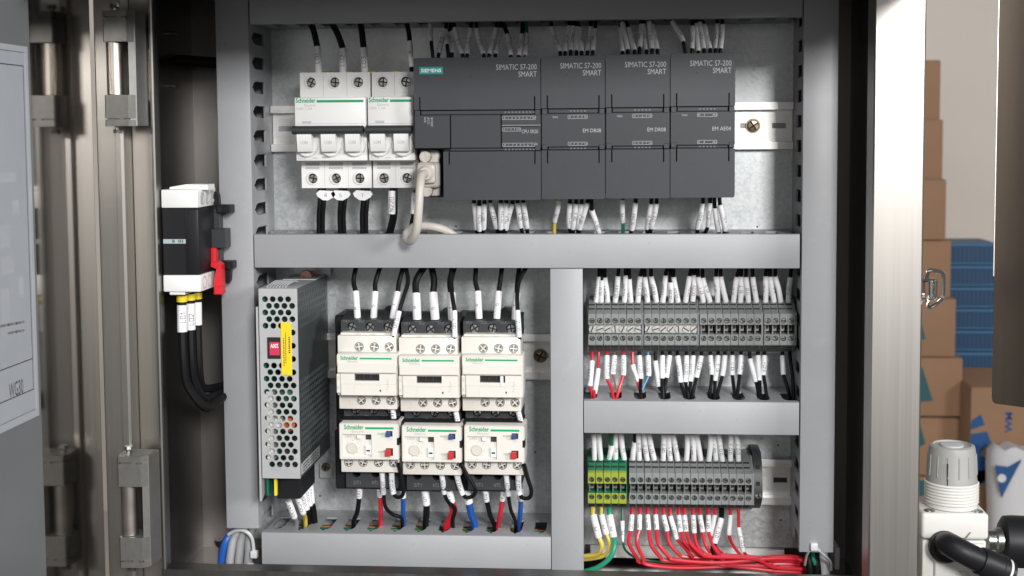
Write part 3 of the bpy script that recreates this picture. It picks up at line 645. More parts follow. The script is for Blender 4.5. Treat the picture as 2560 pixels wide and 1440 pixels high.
# ================================================================== contactors and overload relays
def contactor(i, label):
    dx = 45*i; d1, d2, d3 = 62., 74., 86.
    X = lambda px, d: xf(px, d, 900)+dx
    Z = lambda py, d: zf(py, d, 920)
    t = thing('contactor', (X(918, 60), 8, Z(1048, 60)), label, 'contactor', 'cream contactors')
    b = MB(); xa, xb = X(850, 30)-.5, X(850, 30)+44.2
    b.rbox(xa, xb, 8, 44, Z(1062, 30), Z(782, 30), 1); b.build('base', black_m, t)
    if i == 2:
        b = MB()
        for k in range(5): b.box(xb-.2, xb+.7, 12+k*6, 14.5+k*6, Z(1040, 30), Z(800, 30))
        b.build('side_rib', dark_m, t)
    for xq in (xb-7,):
        b = MB(); zq = Z(776, 12); b.prism([(xq-6, zq-8), (xq+4, zq-8), (xq+4, zq+1), (xq+2, zq+3.5), (xq-4, zq+3.5), (xq-6, zq+1)], 'd', 6, 14); p = sub(b.build('mounting_ear', dark_m, t))
        b = MB(); b.lathe((xq-1, 13.9, zq-.5), (0, 1, 0), [(2.2, 0), (2.2, .3)], 12); b.build('ear_hole', void_m, p)
    # upper and lower black terminal housings
    x0, x1 = X(853, d1), X(853, d1)+42.6
    xs = [X(880, d1), X(925, d1), X(970, d1)]
    b = MB(); za, zb = Z(842, d1), Z(800, d1)
    b.prism([(40, Z(776, 40)), (d1-4, zb+.2), (d1-.2, zb), (d1-.2, zb-.01), (40, zb-.01)], 'x', x0, x1)
    b.box(x0, x1, 40, d1-6, za, zb); b.box(x0, x0+.01, d1-6, d1, za, zb); b.box(x1-.01, x1, d1-6, d1, za, zb)
    b.holes(lambda u, v, o: (u, d1+o, v), x0, x1, za, zb, [(q-6, q+6, q, Z(818, d1), 3.5) for q in xs], 6, n=16, floor=1)
    b.build('terminal_housing', [dark_m, void_m], t)
    for q in xs: screw(t, q, d1-2.4, Z(819, d1), 3.0, 'cross', name='terminal_screw')
    b = MB()
    for k in range(2):
        q = (xs[k]+xs[k+1])/2+.4; b.prism([(40, Z(776, 40)+.6), (d1-4, zb+.8), (d1-4, zb), (40, Z(776, 40))], 'x', q-.7, q+.7)
    b.build('phase_barrier', dark_m, t)
    b = MB()
    for k, s_ in enumerate(('1/L1', '3/L2', '5/L3')): q = X((860, 897, 944)[k], d1); text(b, s_, q, q+4.2, Z(806, d1), Z(799.5, d1), d1+.06)
    for k, s_ in enumerate(('2/T1', '4/T2', '6/T3')): q = X((862, 905, 948)[k], d1-1); text(b, s_, q, q+4.0, Z(1046, d1), Z(1039, d1), d1-.94)
    b.build('grey_lettering', greyp_m, t)
    b = MB(); za, zb = Z(1050, d1), Z(1018, d1); x0, x1 = X(857, d1), X(857, d1)+41.6
    b.box(x0, x1, 40, d1-7, za, zb); b.box(x0, x0+.01, d1-7, d1-1, za, zb); b.box(x1-.01, x1, d1-7, d1-1, za, zb); b.box(x0, x1, d1-7, d1-1, za-.01, za+.01)
    xs2 = [X(886, d1), X(931, d1), X(974, d1)]
    b.holes(lambda u, v, o: (u, d1-1+o, v), x0, x1, za, zb, [(q-6, q+6, q, Z(1027, d1), 3.4) for q in xs2], 6, n=16, floor=1); b.build('terminal_housing', [dark_m, void_m], t)
    for q in xs2: screw(t, q, d1-3, Z(1027, d1), 2.9, 'cross', name='terminal_screw')
    # cream fronts
    x0, x1 = X(844, d2), X(844, d2)+42.6
    b = MB(); b.rbox(x0, x1, 46, d2, Z(890, d2), Z(839, d2), .7, 2); b.rbox(x0+1.2, x1-.8, 46, d2-4, Z(839, d2)-.5, Z(832, d2-4), .5)
    p = sub(b.build('upper_block', cream_m, t))
    b = MB()
    for q in (888, 925, 962): b.box(X(q, d2)-.2, X(q, d2)+3.5, d2-8, d2-3.8, Z(838, d2)-.2, Z(834, d2-4)+.05)
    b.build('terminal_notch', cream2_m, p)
    for q in (898, 936, 973):
        b = MB(); b.lathe((X(q, d2), d2-.2, Z(867, d2)), (0, 1, 0), [(3.35, 0), (3.35, .35), (2.8, .35), (2.8, -.1)], 18, cap=False); b.build('screw_collar', ring_m, t)
        screw(t, X(q, d2), d2+.3, Z(867, d2), 2.75, 'cross')
    x0, x1 = X(846, d2), X(846, d2)+42.4
    b = MB(); b.rbox(x0, x1, 46, d2, Z(1023, d2), Z(985, d2), .7, 2); b.build('lower_block', cream_m, t)
    for q in (902, 939, 976):
        b = MB(); b.lathe((X(q, d2), d2-.2, Z(1001, d2)), (0, 1, 0), [(3.35, 0), (3.35, .35), (2.8, .35), (2.8, -.1)], 18, cap=False); b.build('screw_collar', ring_m, t)
        screw(t, X(q, d2), d2+.3, Z(1001, d2), 2.75, 'cross')
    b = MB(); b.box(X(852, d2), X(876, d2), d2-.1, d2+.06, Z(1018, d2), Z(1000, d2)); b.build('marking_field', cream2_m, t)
    x0 = X(839.5, d3); x1 = x0+43.8
    b = MB(); b.rbox(x0, x1, 60, d3-3, Z(991, d3), Z(886, d3), .8, 2); b.rbox(x0+.2, x1-.2, 60, d3-.9, Z(917, d3), Z(888, d3), .5); b.build('front_housing', cream_m, t)
    b = MB(); b.rbox(x0+.6, x1-.5, 70, d3-.3, Z(934, d3)+.15, Z(907, d3), .6); b.build('label_band', cream_m, t)
    b = MB(); zc0, zc1 = Z(952.5, d3), Z(935, d3); wx0, wx1 = X(885, d3), X(947.5, d3)
    lo = Z(989, d3); b.holes(lambda u, v, o: (u, d3+o, v), x0+3.2, x1-.6, Z(960, d3), Z(934, d3)-.25, [(wx0-2, wx1+2, (wx0+wx1)/2, (zc0+zc1)/2, ((wx1-wx0)/2, (zc1-zc0)/2))], 3.5)
    b.rbox(x0+3.2, x1-.6, 70, d3, lo, Z(960, d3), .3); b.box(x0+3.2, x1-.6, d3-3.2, d3-.02, Z(934, d3)-.27, Z(934, d3)-.25); b.box(x0+3.2, x0+3.21, d3-3, d3, Z(960, d3), Z(934, d3)-.25); b.box(x1-.61, x1-.6, d3-3, d3, Z(960, d3), Z(934, d3)-.25)
    p = sub(b.build('front_flap', cream_m, t))
    b = MB(); b.box(wx0-.5, wx1+.5, d3-3.4, d3-2.8, zc0-.5, zc1+.5); b.build('indicator_window', void_m, p)
    b = MB()
    for k in (.33, .62): q = wx0+(wx1-wx0)*k; b.box(q, q+.7, d3-2.7, d3-1.8, zc0, zc1)
    b.build('window_bar', dark_m, p)
    if i == 2: b = MB(); b.rbox(X(935, d3), X(943, d3), d3-2.4, d3+.5, Z(962, d3), zc1-.3, .4); b.build('slider', white_m, p)
    b = MB(); q0, q1 = X(884, d3), X(947, d3); zz = Z(963, d3)
    b.box(q0, q1, d3-.05, d3+.05, zz, zz+.3); b.box(q1, q1+.3, d3-.05, d3+.05, Z(970, d3), zz); b.box(q0-.3, q0, d3-.05, d3+.05, lo+.5, zz); b.build('flap_seam', cream2_m, p)
    b = MB(); b.box(q1+.3, q1+1.3, d3-.1, d3+.06, Z(979, d3), Z(974, d3)); b.build('latch_hole', void_m, p)
    b = MB(); text(b, 'TeSys', X(965, d3), X(972, d3), Z(977, d3), Z(948, d3), d3+.06, rot=True); b.build('lettering', cgrey_m, p)
    b = MB(); b.rbox(x0, x0+2.9, 74, d3-.6, Z(984, d3), Z(936, d3), .4); b.box(x0+.6, x0+2.2, d3-.7, d3-.5, Z(975, d3), Z(966, d3), 1); b.box(x0+.6, x0+2.2, d3-.7, d3-.5, Z(950, d3), Z(941, d3), 1); b.build('side_clip', [cream_m, cream2_m], t)
    b = MB(); zc = Z(897, d3); text(b, 'Schneider', X(850, d3), X(894, d3), zc-.9, zc+1.9, d3-.8); b.box(X(898, d3), X(978, d3), d3-.9, d3-.82, zc-.55, zc+.6); b.build('green_print', green_m, t)
    b = MB(); text(b, 'Electric', X(868, d3), X(893, d3), zc-3.0, zc-1.4, d3-.8); b.build('grey_print', lgrey_m, t)
    t.location.z -= S*(0, 1.3, .6)[i]; t.rotation_euler = (0, (.002, -.004, .003)[i], 0)
    return t
contactor(0, 'cream contactor at the left, next to the perforated power supply')
contactor(1, 'cream contactor in the middle of the three')
contactor(2, 'cream contactor at the right, nearest the upright middle duct')
def relay(i, label):
    dx = 45*i; d1, d2, d3 = 64., 75., 84.
    X = lambda px, d: xf(px, d, 1100)+dx
    Z = lambda py, d: zf(py, d, 920)
    t = thing('overload_relay', (X(925, 60), 8, Z(1220, 60)), label, 'relay', 'cream overload relays')
    b = MB(); b.rbox(X(856, 30), X(856, 30)+41, 8, 56, Z(1200, 30), Z(1056, 30), 1); b.rbox(X(848, d2), X(848, d2)+43, 46, d2-2, Z(1070, d2), Z(1050, d2), .6); b.build('base', black_m, t)
    x0, x1 = X(849, d3), X(849, d3)+43
    xi0, xi1 = X(856, d3), X(929, d3); zi0, zi1 = Z(1143, d3), Z(1086, d3)
    b = MB(); zt, zb = Z(1059, d3), Z(1149, d3)
    b.holes(lambda u, v, o: (u, d3+o, v), x0+.5, x1-.5, zb+.4, zt-.5, [(xi0-1.5, xi1+1.5, (xi0+xi1)/2, (zi0+zi1)/2, ((xi1-xi0)/2, (zi1-zi0)/2))], 2.2)
    zn0, zn1 = Z(1113, d3), Z(1094, d3)
    b.rbox(x0, x1, 58, d3-2.2, zb, zt, .6)
    for a in ((x0, x0+.5, zb, zt), (x1-.5, x1, zb, zt), (x0, x1, zt-.5, zt), (x0, x1, zb, zb+.4)): b.box(a[0], a[1], d3-2.4, d3-.35, a[2], a[3])
    b.build('front_cover', cream_m, t)
    b = MB(); b.rbox(x1-1.6, x1+.25, d3-8, d3+.1, zn0, zn1, .3); b.build('side_latch', black_m, t)
    b = MB(); b.box(xi0-.6, xi1+.6, d3-2.2, d3-1.9, zi0-.6, zi1+.6); p = sub(b.build('setting_panel', cream_m, t))
    b = MB(); q, zq = X(880, d3), Z(1121, d3)
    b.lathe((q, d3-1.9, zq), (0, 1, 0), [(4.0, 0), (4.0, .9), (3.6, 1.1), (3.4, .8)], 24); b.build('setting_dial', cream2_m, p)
    b = MB()
    for a in range(7): an = rad(-40+a*43+25*i); b.box(q+5.2*math.sin(an)-.3, q+5.2*math.sin(an)+.3, d3-1.9, d3-1.8, zq+5.2*math.cos(an)-.35, zq+5.2*math.cos(an)+.35)
    text(b, 'LRD', X(862, d3), X(880, d3), Z(1096, d3), Z(1090, d3), d3-1.82); b.build('dial_marks', lgrey_m, p)
    b = MB(); b.rbox(X(892, d3), X(902, d3), d3-1.9, d3+.3, Z(1098, d3), Z(1088, d3), .5); b.build('test_knob', white_m, p)
    b = MB(); b.box(X(914, d3), X(928, d3), d3-1.9, d3-1.5, Z(1100, d3), Z(1087, d3)); b.box(X(916, d3), X(925, d3), d3-1.5, d3-.2, Z(1129, d3), Z(1125, d3)); b.build('black_window', dark_m, p)
    b = MB(); b.rbox(X(913, d3), X(928, d3), d3-1.9, d3-.4, Z(1138, d3), Z(1114, d3), .3); b.build('mode_switch', white_m, p)
    b = MB(); b.rbox(X(966, d3), X(982, d3), d3-.6, d3+.12, Z(1091, d3), Z(1077, d3), .1); b.build('button_well', void_m, t)
    b = MB(); b.rbox(X(966, d3), X(978.5, d3), d3-.5, d3+3, Z(1090, d3), Z(1078.5, d3), .4); b.build('reset_button', bluebtn_m, t)
    b = MB(); b.rbox(X(965, d3), X(982.5, d3), d3-.6, d3+.12, Z(1139, d3), Z(1120, d3), .1); b.build('button_well', void_m, t)
    b = MB(); b.rbox(X(964.5, d3), X(978.5, d3), d3-.5, d3+3.6, Z(1138.5, d3), Z(1122, d3), .4); b.build('stop_button', redbtn_m, t)
    b = MB(); zc = Z(1070, d3); text(b, 'Schneider', X(861, d3), X(910, d3), zc-1, zc+2.4, d3+.08); b.box(X(914, d3), X(985, d3), d3+.02, d3+.1, zc-.9, zc+.6)
    text(b, 'RESET', X(945, d3), X(962, d3), Z(1087, d3), Z(1082, d3), d3+.08); text(b, 'STOP ', X(946, d3), X(961, d3), Z(1132, d3), Z(1127, d3), d3+.08); b.build('green_print', green_m, t)
    b = MB(); text(b, 'Electric', X(881, d3), X(910, d3), zc-3.4, zc-1.7, d3+.08); b.build('grey_print', lgrey_m, t)
    x0, x1 = X(852, d2), X(852, d2)+43
    b = MB(); b.rbox(x0, x1, 50, d2, Z(1181, d2), Z(1146, d2), .7, 2); b.build('lower_block', cream_m, t)
    for q in (871, 907, 946, 983):
        b = MB(); b.lathe((X(q, d2), d2-.2, Z(1156, d2)), (0, 1, 0), [(3.35, 0), (3.35, .4), (2.85, .4), (2.85, -.1)], 18, cap=False); b.build('screw_collar', ring_m if q < 940 else void_m, t)
        screw(t, X(q, d2), d2+.3, Z(1156, d2), 2.65, 'cross')
    x0, x1 = X(864, d1), X(864, d1)+38.5; za, zb = Z(1219, d1), Z(1176, d1)
    b = MB(); xs = [X(890, d1), X(938, d1), X(982, d1)]; xs[2] = min(xs[2], x1-5)
    b.box(x0, x1, 20, d1-6, za, zb); b.box(x0, x0+.01, d1-6, d1, za, zb); b.box(x1-.01, x1, d1-6, d1, za, zb); b.box(x0, x1, d1-6, d1, za-.01, za+.01)
    b.holes(lambda u, v, o: (u, d1+o, v), x0, x1, za, zb, [(q-4.9, q+4.9, q, Z(1183, d1), 3.2) for q in xs], 6, n=16, floor=1); b.build('terminal_housing', [dark_m, void_m], t)
    b = MB(); text(b, '2/T1', X(882, d1), X(900, d1), Z(1211, d1), Z(1202, d1), d1+.06); text(b, '4/T2', X(928, d1), X(944, d1), Z(1211, d1), Z(1202, d1), d1+.06); b.build('grey_lettering', greyp_m, t)
    t.location.z -= S*(0, 1.3, .6)[i]; t.rotation_euler = (0, (-.003, .003, .004)[i], 0)
relay(0, 'cream overload relay with red and blue buttons under the left contactor')
relay(1, 'cream overload relay with red and blue buttons under the middle contactor')
relay(2, 'cream overload relay with red and blue buttons under the right contactor')

# ================================================================== power supply
DS = 98.; xs0, xs1 = xf(651, DS, 950), xf(747, DS, 950); zs1 = zf(722, DS, 700); zs0 = zf(1196, DS, 700)
t = thing('power_supply', ((xs0+xs1)/2, 4, zs0), 'perforated metal power supply with a yellow label standing beside the left duct', 'power supply')
b = MB(); W = xs1-xs0; ph = W/5.0; r_ = 2.15; rows = []
ytop = zf(739, DS, 700); rp = (zf(748, DS, 700)-zf(1165, DS, 700))/25.25
uv = lambda u, v, o: (u, DS+o, v)
z = ytop; b.holes(uv, xs0, xs1, z, zs1, [], .8)
zc = zf(748, DS, 700)
def row(k, which):
    off = 1.7 if k % 2 == 0 else 1.7+ph/2
    cells = [(xs0+off+i*ph, xs0+off+(i+1)*ph, xs0+off+(i+.5)*ph-.0, zc-k*rp, r_) for i in which if xs0+off+(i+1)*ph <= xs1]
    b.holes(uv, xs0, xs1, zc-(k+.5)*rp, zc-(k-.5)*rp, cells, .8, n=14)
b.holes(uv, xs0, xs1, zc+.5*rp, ytop, [], .8)
for k in range(26):
    if k < 5: row(k, range(4))
    elif k < 10: row(k, [3] if k in (5, 7, 9) else [])
    else: row(k, range(4))
b.holes(uv, xs0, xs1, zs0, zc-25.5*rp, [], .8)
b.build('perforated_front', psu_m, t)
b = MB(); b.box(xs0, xs1, 4, 5, zs0, zs1); b.box(xs0, xs0+.8, 5, DS-.05, zs0, zs1); b.box(xs0+.8, xs1-.8, 5, DS-1, zs0+.05, zs0+.8); b.box(xs0+.8, xs1-.8, 20, DS-1, zs1-.8, zs1-.05); b.build('case', psu_m, t)
# right side with rows of narrow slits
b = MB(); uvr = lambda u, v, o: (xs1+o, u, v); cur = zs0
lo0 = zf(1150, DS, 740); lo1 = zf(952, DS, 740); up0 = zf(828, DS, 740); up1 = zf(735, DS, 740)
def slit_rows(za, zb, n):
    h = (zb-za)/n
    for k in range(n):
        cells = []; u = 10+(k % 2)*2.6
        while u < DS-6: cells.append((u, u+5.2, u+2.6, za+(k+.5)*h, (1.55, h*.33))); u += 5.2
        b.holes(uvr, 5, DS, za+k*h, za+(k+1)*h, cells, .7)
def slab(za, zb): b.add([uvr(5, za, 0), uvr(DS, za, 0), uvr(DS, zb, 0), uvr(5, zb, 0)], [(0, 1, 2, 3)])
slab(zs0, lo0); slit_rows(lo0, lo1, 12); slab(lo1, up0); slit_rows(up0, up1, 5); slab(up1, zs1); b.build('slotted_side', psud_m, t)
b = MB(); b.box(xs1+.05, xs1+.2, 40, DS-2, zs0+2, zs0+10); b.build('rating_label', cgrey_m, t)
b = MB()
for k in range(3):
    for j in range(7): b.box(xs1+.2, xs1+.25, 44+j*7, 48.5+j*7+(k*j) % 3, zs0+3.4+k*2.1, zs0+4.3+k*2.1)
b.build('small_print', ink_m, t)
# things seen through the perforations
b = MB(); b.box(xs0+1.2, xs0+2.6, 8, DS-6, zs0-14, zs1-6); b.build('circuit_board', pcb_m, t)
for (u, v, r2, l2, mt) in ((.62, .27, 5, 12, orange_m), (.45, .62, 6, 20, void_m), (.55, .8, 7, 18, void_m), (.35, .28, 3.4, 6, sleeve_m), (.6, .12, 4, 10, dark_m), (.6, .42, 6, 16, pcb_m)):
    b = MB(); q = (xs0+u*W, DS-9-l2, zs0+v*(zs1-zs0)); b.lathe(q, (0, 1, 0), [(r2, 0), (r2, l2), (r2*.8, l2+.6)], 14); b.build('component', mt, t)
b = MB(); b.rbox(xs0+3, xs0+8, DS-14, DS-2.5, zs0+12, zs0+62, .4); b.build('heat_sink', rail_m, t)
# voltage switch, labels
q0, z1_ = A(668, 843, DS); q1, z0_ = A(702, 897, DS)
b = MB(); b.rbox(q0, q1, DS-2, DS+.7, z0_, z1_, .3); p = sub(b.build('switch_frame', void_m, t))
b = MB(); a0, c1 = A(673, 855, DS+1); a1, c0 = A(699, 889, DS+1); b.rbox(a0, a1, DS, DS+1.1, c0, c1, .3); b.build('switch_slider', pink_m, p)
b = MB(); text(b, '230V', 0, 1, 0, 1, 0, fn=lambda X, Z: (a1-.8-(a1-a0-1.6)*X, DS+1.2, (c0+c1)/2+3.6-3.0*Z)); b.build('lettering', sleeve_m, p)
b = MB(); a0, c1 = A(702, 806, DS); a1, c0 = A(731, 937, DS); b.rbox(a0, a1, DS+.1, DS+.5, c0, c1, .1); p = sub(b.build('yellow_label', yellab_m, t))
b = MB()
for k, (f0, f1) in enumerate(((.3, .85), (.2, .8), (.28, .6))):
    n_ = 17 if k < 2 else 9; xx = a0+(a1-a0)*(.25+.18*k) if k < 2 else a0+(a1-a0)*.78
    for j in range(n_): zz = c1-(c1-c0)*(f0+(f1-f0)*j/n_); b.box(xx-.35-.25*(k == 2), xx+.35+.25*(k == 2), DS+.5, DS+.53, zz-.5-.1*(j % 3), zz+.25)
b.build('small_print', ink_m, p)
# left cover strip and lower board, top bracket with screw
b = MB(); b.prism([(DS-10, zf(768, DS, 640)), (DS-.6, zf(768, DS, 640)), (DS-.6, zf(1254, DS, 660)), (DS-10, zf(1240, DS, 660))], 'x', xs0-2.4, xs0-.9); b.build('side_cover', psu_m, t)
b = MB(); b.box(xs0-2.2, xs0+1, DS-22, DS-14, zs0-17, zs0); b.build('lower_board', pcb_m, t)
b = MB(); b.box(xs0+6.5, xs0+8.3, DS-10, DS-7, zs0-14.5, zs0-.4); b.build('lower_pin', ferrule_m, t)
b = MB(); z_ = zs1-.6; b.box(xs0+2, xs1+3, 4, 6, z_, z_+15); b.box(xs0+2, xs1, 6, 40, z_, z_+1); b.build('top_bracket', psu_m, t)
for k in range(7):
    b = MB(); x_ = xs0+4+k*2.2; b.tube(smooth([(x_, DS-8, zs1+.4), (x_+.8, DS-13, zs1+1.6), (x_+3.0, DS-20, zs1+3.2), (x_+4.2, DS-27, zs1+2.2)], 4), .6, 6); b.build('terminal_fin', psu_m, t)
b = MB(); q = P(767, 690, 24); b.cyl((q.x, 6, q.z), (q.x, 24, q.z), 2.4, 10); b.lathe(q, (0, 1, 0), [(4.6, 0), (4.8, 1), (4.2, 2.6), (3.4, 2.6), (3.2, 1.4)], 18); b.build('bracket_bolt', mat('red_zinc', (.5, .22, .22), .3, .9), t)
screw(t, q.x, 26.3, q.z, 3.0, 'cross', brass_m)
b = MB(); a0, c1 = A(690, 1190, 84); a1, c0 = A(752, 1248, 84); b.rbox(a0, a1, 40, 84, c0, zs0-.1, .8); b.build('connector_block', black_m, t)
b = MB(); q = P(812, 1173, 8); b.rbox(q.x-5, q.x+5, 2, 5, q.z-8, q.z+4, .4); b.build('foot_bracket', psu_m, t); screw(t, q.x+.5, 8, q.z+1.5, 3.4, 'cross', brass_m)

# ================================================================== terminal strips
DT = 46.
ORD = ['first','second','third','fourth','fifth','sixth','seventh','eighth','ninth','tenth','eleventh','twelfth','thirteenth','fourteenth','fifteenth','sixteenth','seventeenth','eighteenth','nineteenth','twentieth',
 'twenty-first','twenty-second','twenty-third','twenty-fourth','twenty-fifth','twenty-sixth','twenty-seventh','twenty-eighth']
TW = 5.45
def term_meshes(m1, m2, jumper):
    hw = TW/2-.08; b = MB()
    # outline of the end view (z, d), centre channel open
    out = [(0, -19.4), (27, -19.4), (28.5, -18.6), (36, -12.6)]
    left = [(0, -19.4), (27, -19.4), (41.5, -12.2), (DT-.5, -11.7), (DT, -11.2), (DT, -3.6), (30, -3.6), (30, 3.6), (DT, 3.6), (DT, 11.2), (DT-.5, 11.7), (41.5, 12.2), (27, 19.4), (0, 19.4)]
    n = len(left); vs = [(-hw, d, z) for d, z in left]+[(hw, d, z) for d, z in left]
    fs = [list(range(n)), list(range(2*n-1, n-1, -1))]+[(i, (i+1) % n, n+(i+1) % n, n+i) for i in range(n) if i not in (4, 8)]
    ms = [0]*len(fs); b.v = vs; b.f = [list(f) for f in fs]; b.m = ms
    for i_ in range(2, len(b.f)):
        zz = sum(vs[j][2] for j in b.f[i_])/4; dd = sum(vs[j][1] for j in b.f[i_])/4
        if dd > 40 and abs(zz) > 3: b.m[i_] = 1
    for s_ in (-1, 1):
        b.holes(lambda u, v, o: (u, DT+o, v), -hw, hw, min(s_*3.6, s_*11.2), max(s_*3.6, s_*11.2), [(-hw, hw, 0, s_*6.5, 2.05)], 2.6, m=1, n=14, floor=2)
    body = b.mesh([m1, m2, void_m])
    ledge = []
    for s_ in (-1, 1):
        for k in (0, 1):
            z_ = s_*(14.1+2.5*k); d_ = 41.5-(abs(z_)-12.2)*14.5/7.2; b = MB()
            b.prism([(d_-1.2, z_-.5), (d_+.75, z_-.5), (d_+.75, z_+.5), (d_-1.2, z_+.5)], 'x', -hw+.1, hw-.7); ledge.append(b.mesh([void_m]))
    b = MB(); b.rbox(-hw+.7, hw-.9, 28, 38, -2.4, 2.8, .3); b.box(-hw+.7, -hw+1.5, 36, 42, -3.4, 2.8); 
    b.lathe((0, 38.05, .6), (0, 1, 0), [(1.35, 0), (1.35, .05)], 12, 1); clamp = b.mesh([clamp_m, void_m])
    return body, ledge, clamp
TGREY = term_meshes(term_m, term_m, False); TGRN = term_meshes(tgreen_m, tyel_m, False)
def terminal(px, py, label, kind, jumper, grp):
    x, z = A(px, py, DT); t = thing('terminal_block', (x, 0, z), label, 'terminal', grp)
    ms = TGRN if kind == 'g' else TGREY; jx = random.uniform(-.06, .06); jd = random.uniform(-.25, .25)
    inst(ms[0], 'housing', t, (x+jx, jd, z)); [inst(q, 'wire_slot', t, (x+jx, jd, z)) for q in ms[1]]
    for s_ in (-1, 1): screw(t, x+jx, DT-1.0+jd, z+s_*6.5, 1.7, 'slot', name='clamp_screw', hd=1.4)
    if not jumper: inst(ms[2], 'wire_clamp', t, (x+jx, jd, z))
    t.rotation_euler = (0, random.uniform(-.006, .006), 0); return x, z
up = [1480+19.2*k for k in range(7)]+[1620+19.1*k for k in range(7)]+[1759+19.4*k for k in range(8)]+[1919.5+19.5*k for k in range(4)]
TU = []
for i, px in enumerate(up):
    j = i < 14
    if i < 7: l = f'grey terminal under the left steel jumper bar, {ORD[i]} from its left end'
    elif i < 14: l = f'grey terminal under the right steel jumper bar, {ORD[i-7]} from its left end'
    elif i < 22: l = f'grey terminal {ORD[i-14]} from the left in the eight-piece group of the upper strip'
    else: l = f'grey terminal {ORD[i-22]} from the left in the last four of the upper strip'
    TU.append(terminal(px, 824, l, 't', j, 'grey terminals of the upper strip'))
for i in (6, 13, 21, 25):
    b = MB(); x = TU[i][0]+TW/2; z = TU[i][1]; b.prism([(0, z-20), (26, z-20), (37, z-13), (44, z-12), (44, z+12), (37, z+13), (26, z+20), (0, z+20)], 'x', x+.05, x+1.35)
    tag(b.build('end_plate', term_m), f'thin grey partition plate after the {ORD[i]} terminal of the upper strip', 'partition', 'grey partition plates')
for k, lab in ((0, 'left'), (7, 'right')):
    xa = TU[k][0]-2.3; xb = TU[k+6][0]+2.3; z = TU[k][1]
    t = thing('jumper_bar', ((xa+xb)/2, 38, z), f'silver jumper bar with seven slotted screws, the {lab} one of two', 'jumper bar', 'silver jumper bars')
    b = MB(); b.rbox(xa, xb, 41, 43, z-3.1, z+3.1, .3); b.build('bar', tin_m, t)
    for i in range(7): screw(t, TU[k+i][0], 44.6, z, 2.5, 'slot', tin_m, name='jumper_screw', hd=1.9)
TL = []
low = [1479+19.4*k for k in range(5)]+[1582+19.25*k for k in range(16)]
for i, px in enumerate(low):
    if i < 5: l = f'green and yellow earth terminal, {ORD[i]} from the left'
    else: l = f'grey terminal {ORD[i-5]} right of the earth terminals in the lower strip'
    TL.append(terminal(px, 1221.5+.2*(i-5), l, 'g' if i < 5 else 't', False, 'green and yellow earth terminals' if i < 5 else 'grey terminals of the lower strip'))
for i, m_ in ((4, tgreen_m), (20, term_m)):
    b = MB(); x = TL[i][0]+TW/2; z = TL[i][1]; b.prism([(0, z-20), (26, z-20), (37, z-13), (44, z-12), (44, z+12), (37, z+13), (26, z+20), (0, z+20)], 'x', x+.05, x+.5+1.2*(i == 20))
    tag(b.build('end_plate', m_), 'thin grey partition plate at the right end of the lower strip' if i == 20 else 'thin green partition plate right of the earth terminals', 'partition', 'grey partition plates')
t = thing('end_bracket', (TL[20][0]+8, 0, TL[20][1]), 'dark grey end bracket clamped at the right end of the lower strip', 'bracket')
b = MB(); x = TL[20][0]+4.8; z = TL[20][1]; b.prism([(0, z-21), (20, z-21), (30, z-15), (38, z-8), (38, z+8), (32, z+17), (24, z+23), (0, z+23)], 'x', x, x+6.4); b.build('bracket_body', dark_m, t)
b = MB(); b.box(x+1.6, x+4.4, 36, 38.2, z+1, z+4); b.box(x+1.6, x+4.4, 33, 35, z+12, z+15); b.build('bracket_slot', void_m, t)
screw(t, x+3.4, 39, z-6.5, 2.3, 'slot')
# ================================================================== wires
K = 5
def sleeve_text(mb, pts, r, s_, h, ang):
    if pts[0].z > pts[-1].z: pts = pts[::-1]
    cum = [0]
    for a, c in zip(pts, pts[1:]): cum.append(cum[-1]+(c-a).length)
    q, w_ = strokes(s_, h); 
    while w_ > cum[-1]*.92: h *= .93; q, w_ = strokes(s_, h)
    u0_ = (cum[-1]-w_)*random.uniform(.35, .6); R = r+.05
    for quad in q:
        vs = []
        for u, v in quad:
            x = min(max(u0_+u, 0), cum[-1]-1e-6); j = 0
            while j < len(cum)-2 and cum[j+1] < x: j += 1
            T = (pts[j+1]-pts[j]).normalized(); c = pts[j]+T*(x-cum[j]); n = Vector((0, 1, 0)); n = (n-T*n.dot(T)).normalized()
            sd = Vector((-1, 0, 0)); sd = (sd-T*sd.dot(T)-n*sd.dot(n)).normalized(); a = ang+(v-h/2)/R
            vs.append(c+n*(R*math.cos(a))+sd*(R*math.sin(a)))
        mb.add(vs, [(0, 1, 2, 3)])
def wire(pts, r, mt, label, group, si=None, txt='', sr=1.95, ang=0, name='wire', stripe=None, sm=None, taper=False, th=2.3, extra=None, collar=None):
    """pts: (x,d,z) points; si: indices of the sleeved stretch."""
    pts = [Vector(p) for p in pts]; sp = smooth(pts, K); o = pts[-1] if pts[-1].z < pts[0].z else pts[0]
    t = thing(name, o, label, 'wire' if name == 'wire' else 'cable', group)
    b = MB(); b.tube(sp, r, 8, 0, 1 if stripe else None); b.build('insulation', [mt, stripe] if stripe else mt, t)
    if extra: b = MB(); b.tube([p+Vector((extra, -.4, 0)) for p in sp], r, 8); b.build('insulation', mt, t)
    if si:
        seg = sp[si[0]*K:si[1]*K+1]; b = MB(); rr = sr
        if taper: rr = [sr*(1-.55*i/(len(seg)-1)) for i in range(len(seg))]
        # a hollow sleeve: rolled ends
        b.tube(seg, rr, 12); s_ = sub(b.build('marker_sleeve', sm or sleeve_m, t))
        if txt: b = MB(); sleeve_text(b, seg, sr, txt, th, ang); b.build('lettering', ink_m, s_)
    if collar:
        seg = sp[collar[0]*K:collar[1]*K+1]; b = MB(); b.tube(seg, sr*1.08, 12); b.build('ferrule', ferrule_m, t)
    return t
def snap(x, ph): return ph+18*round((x-ph)/18)
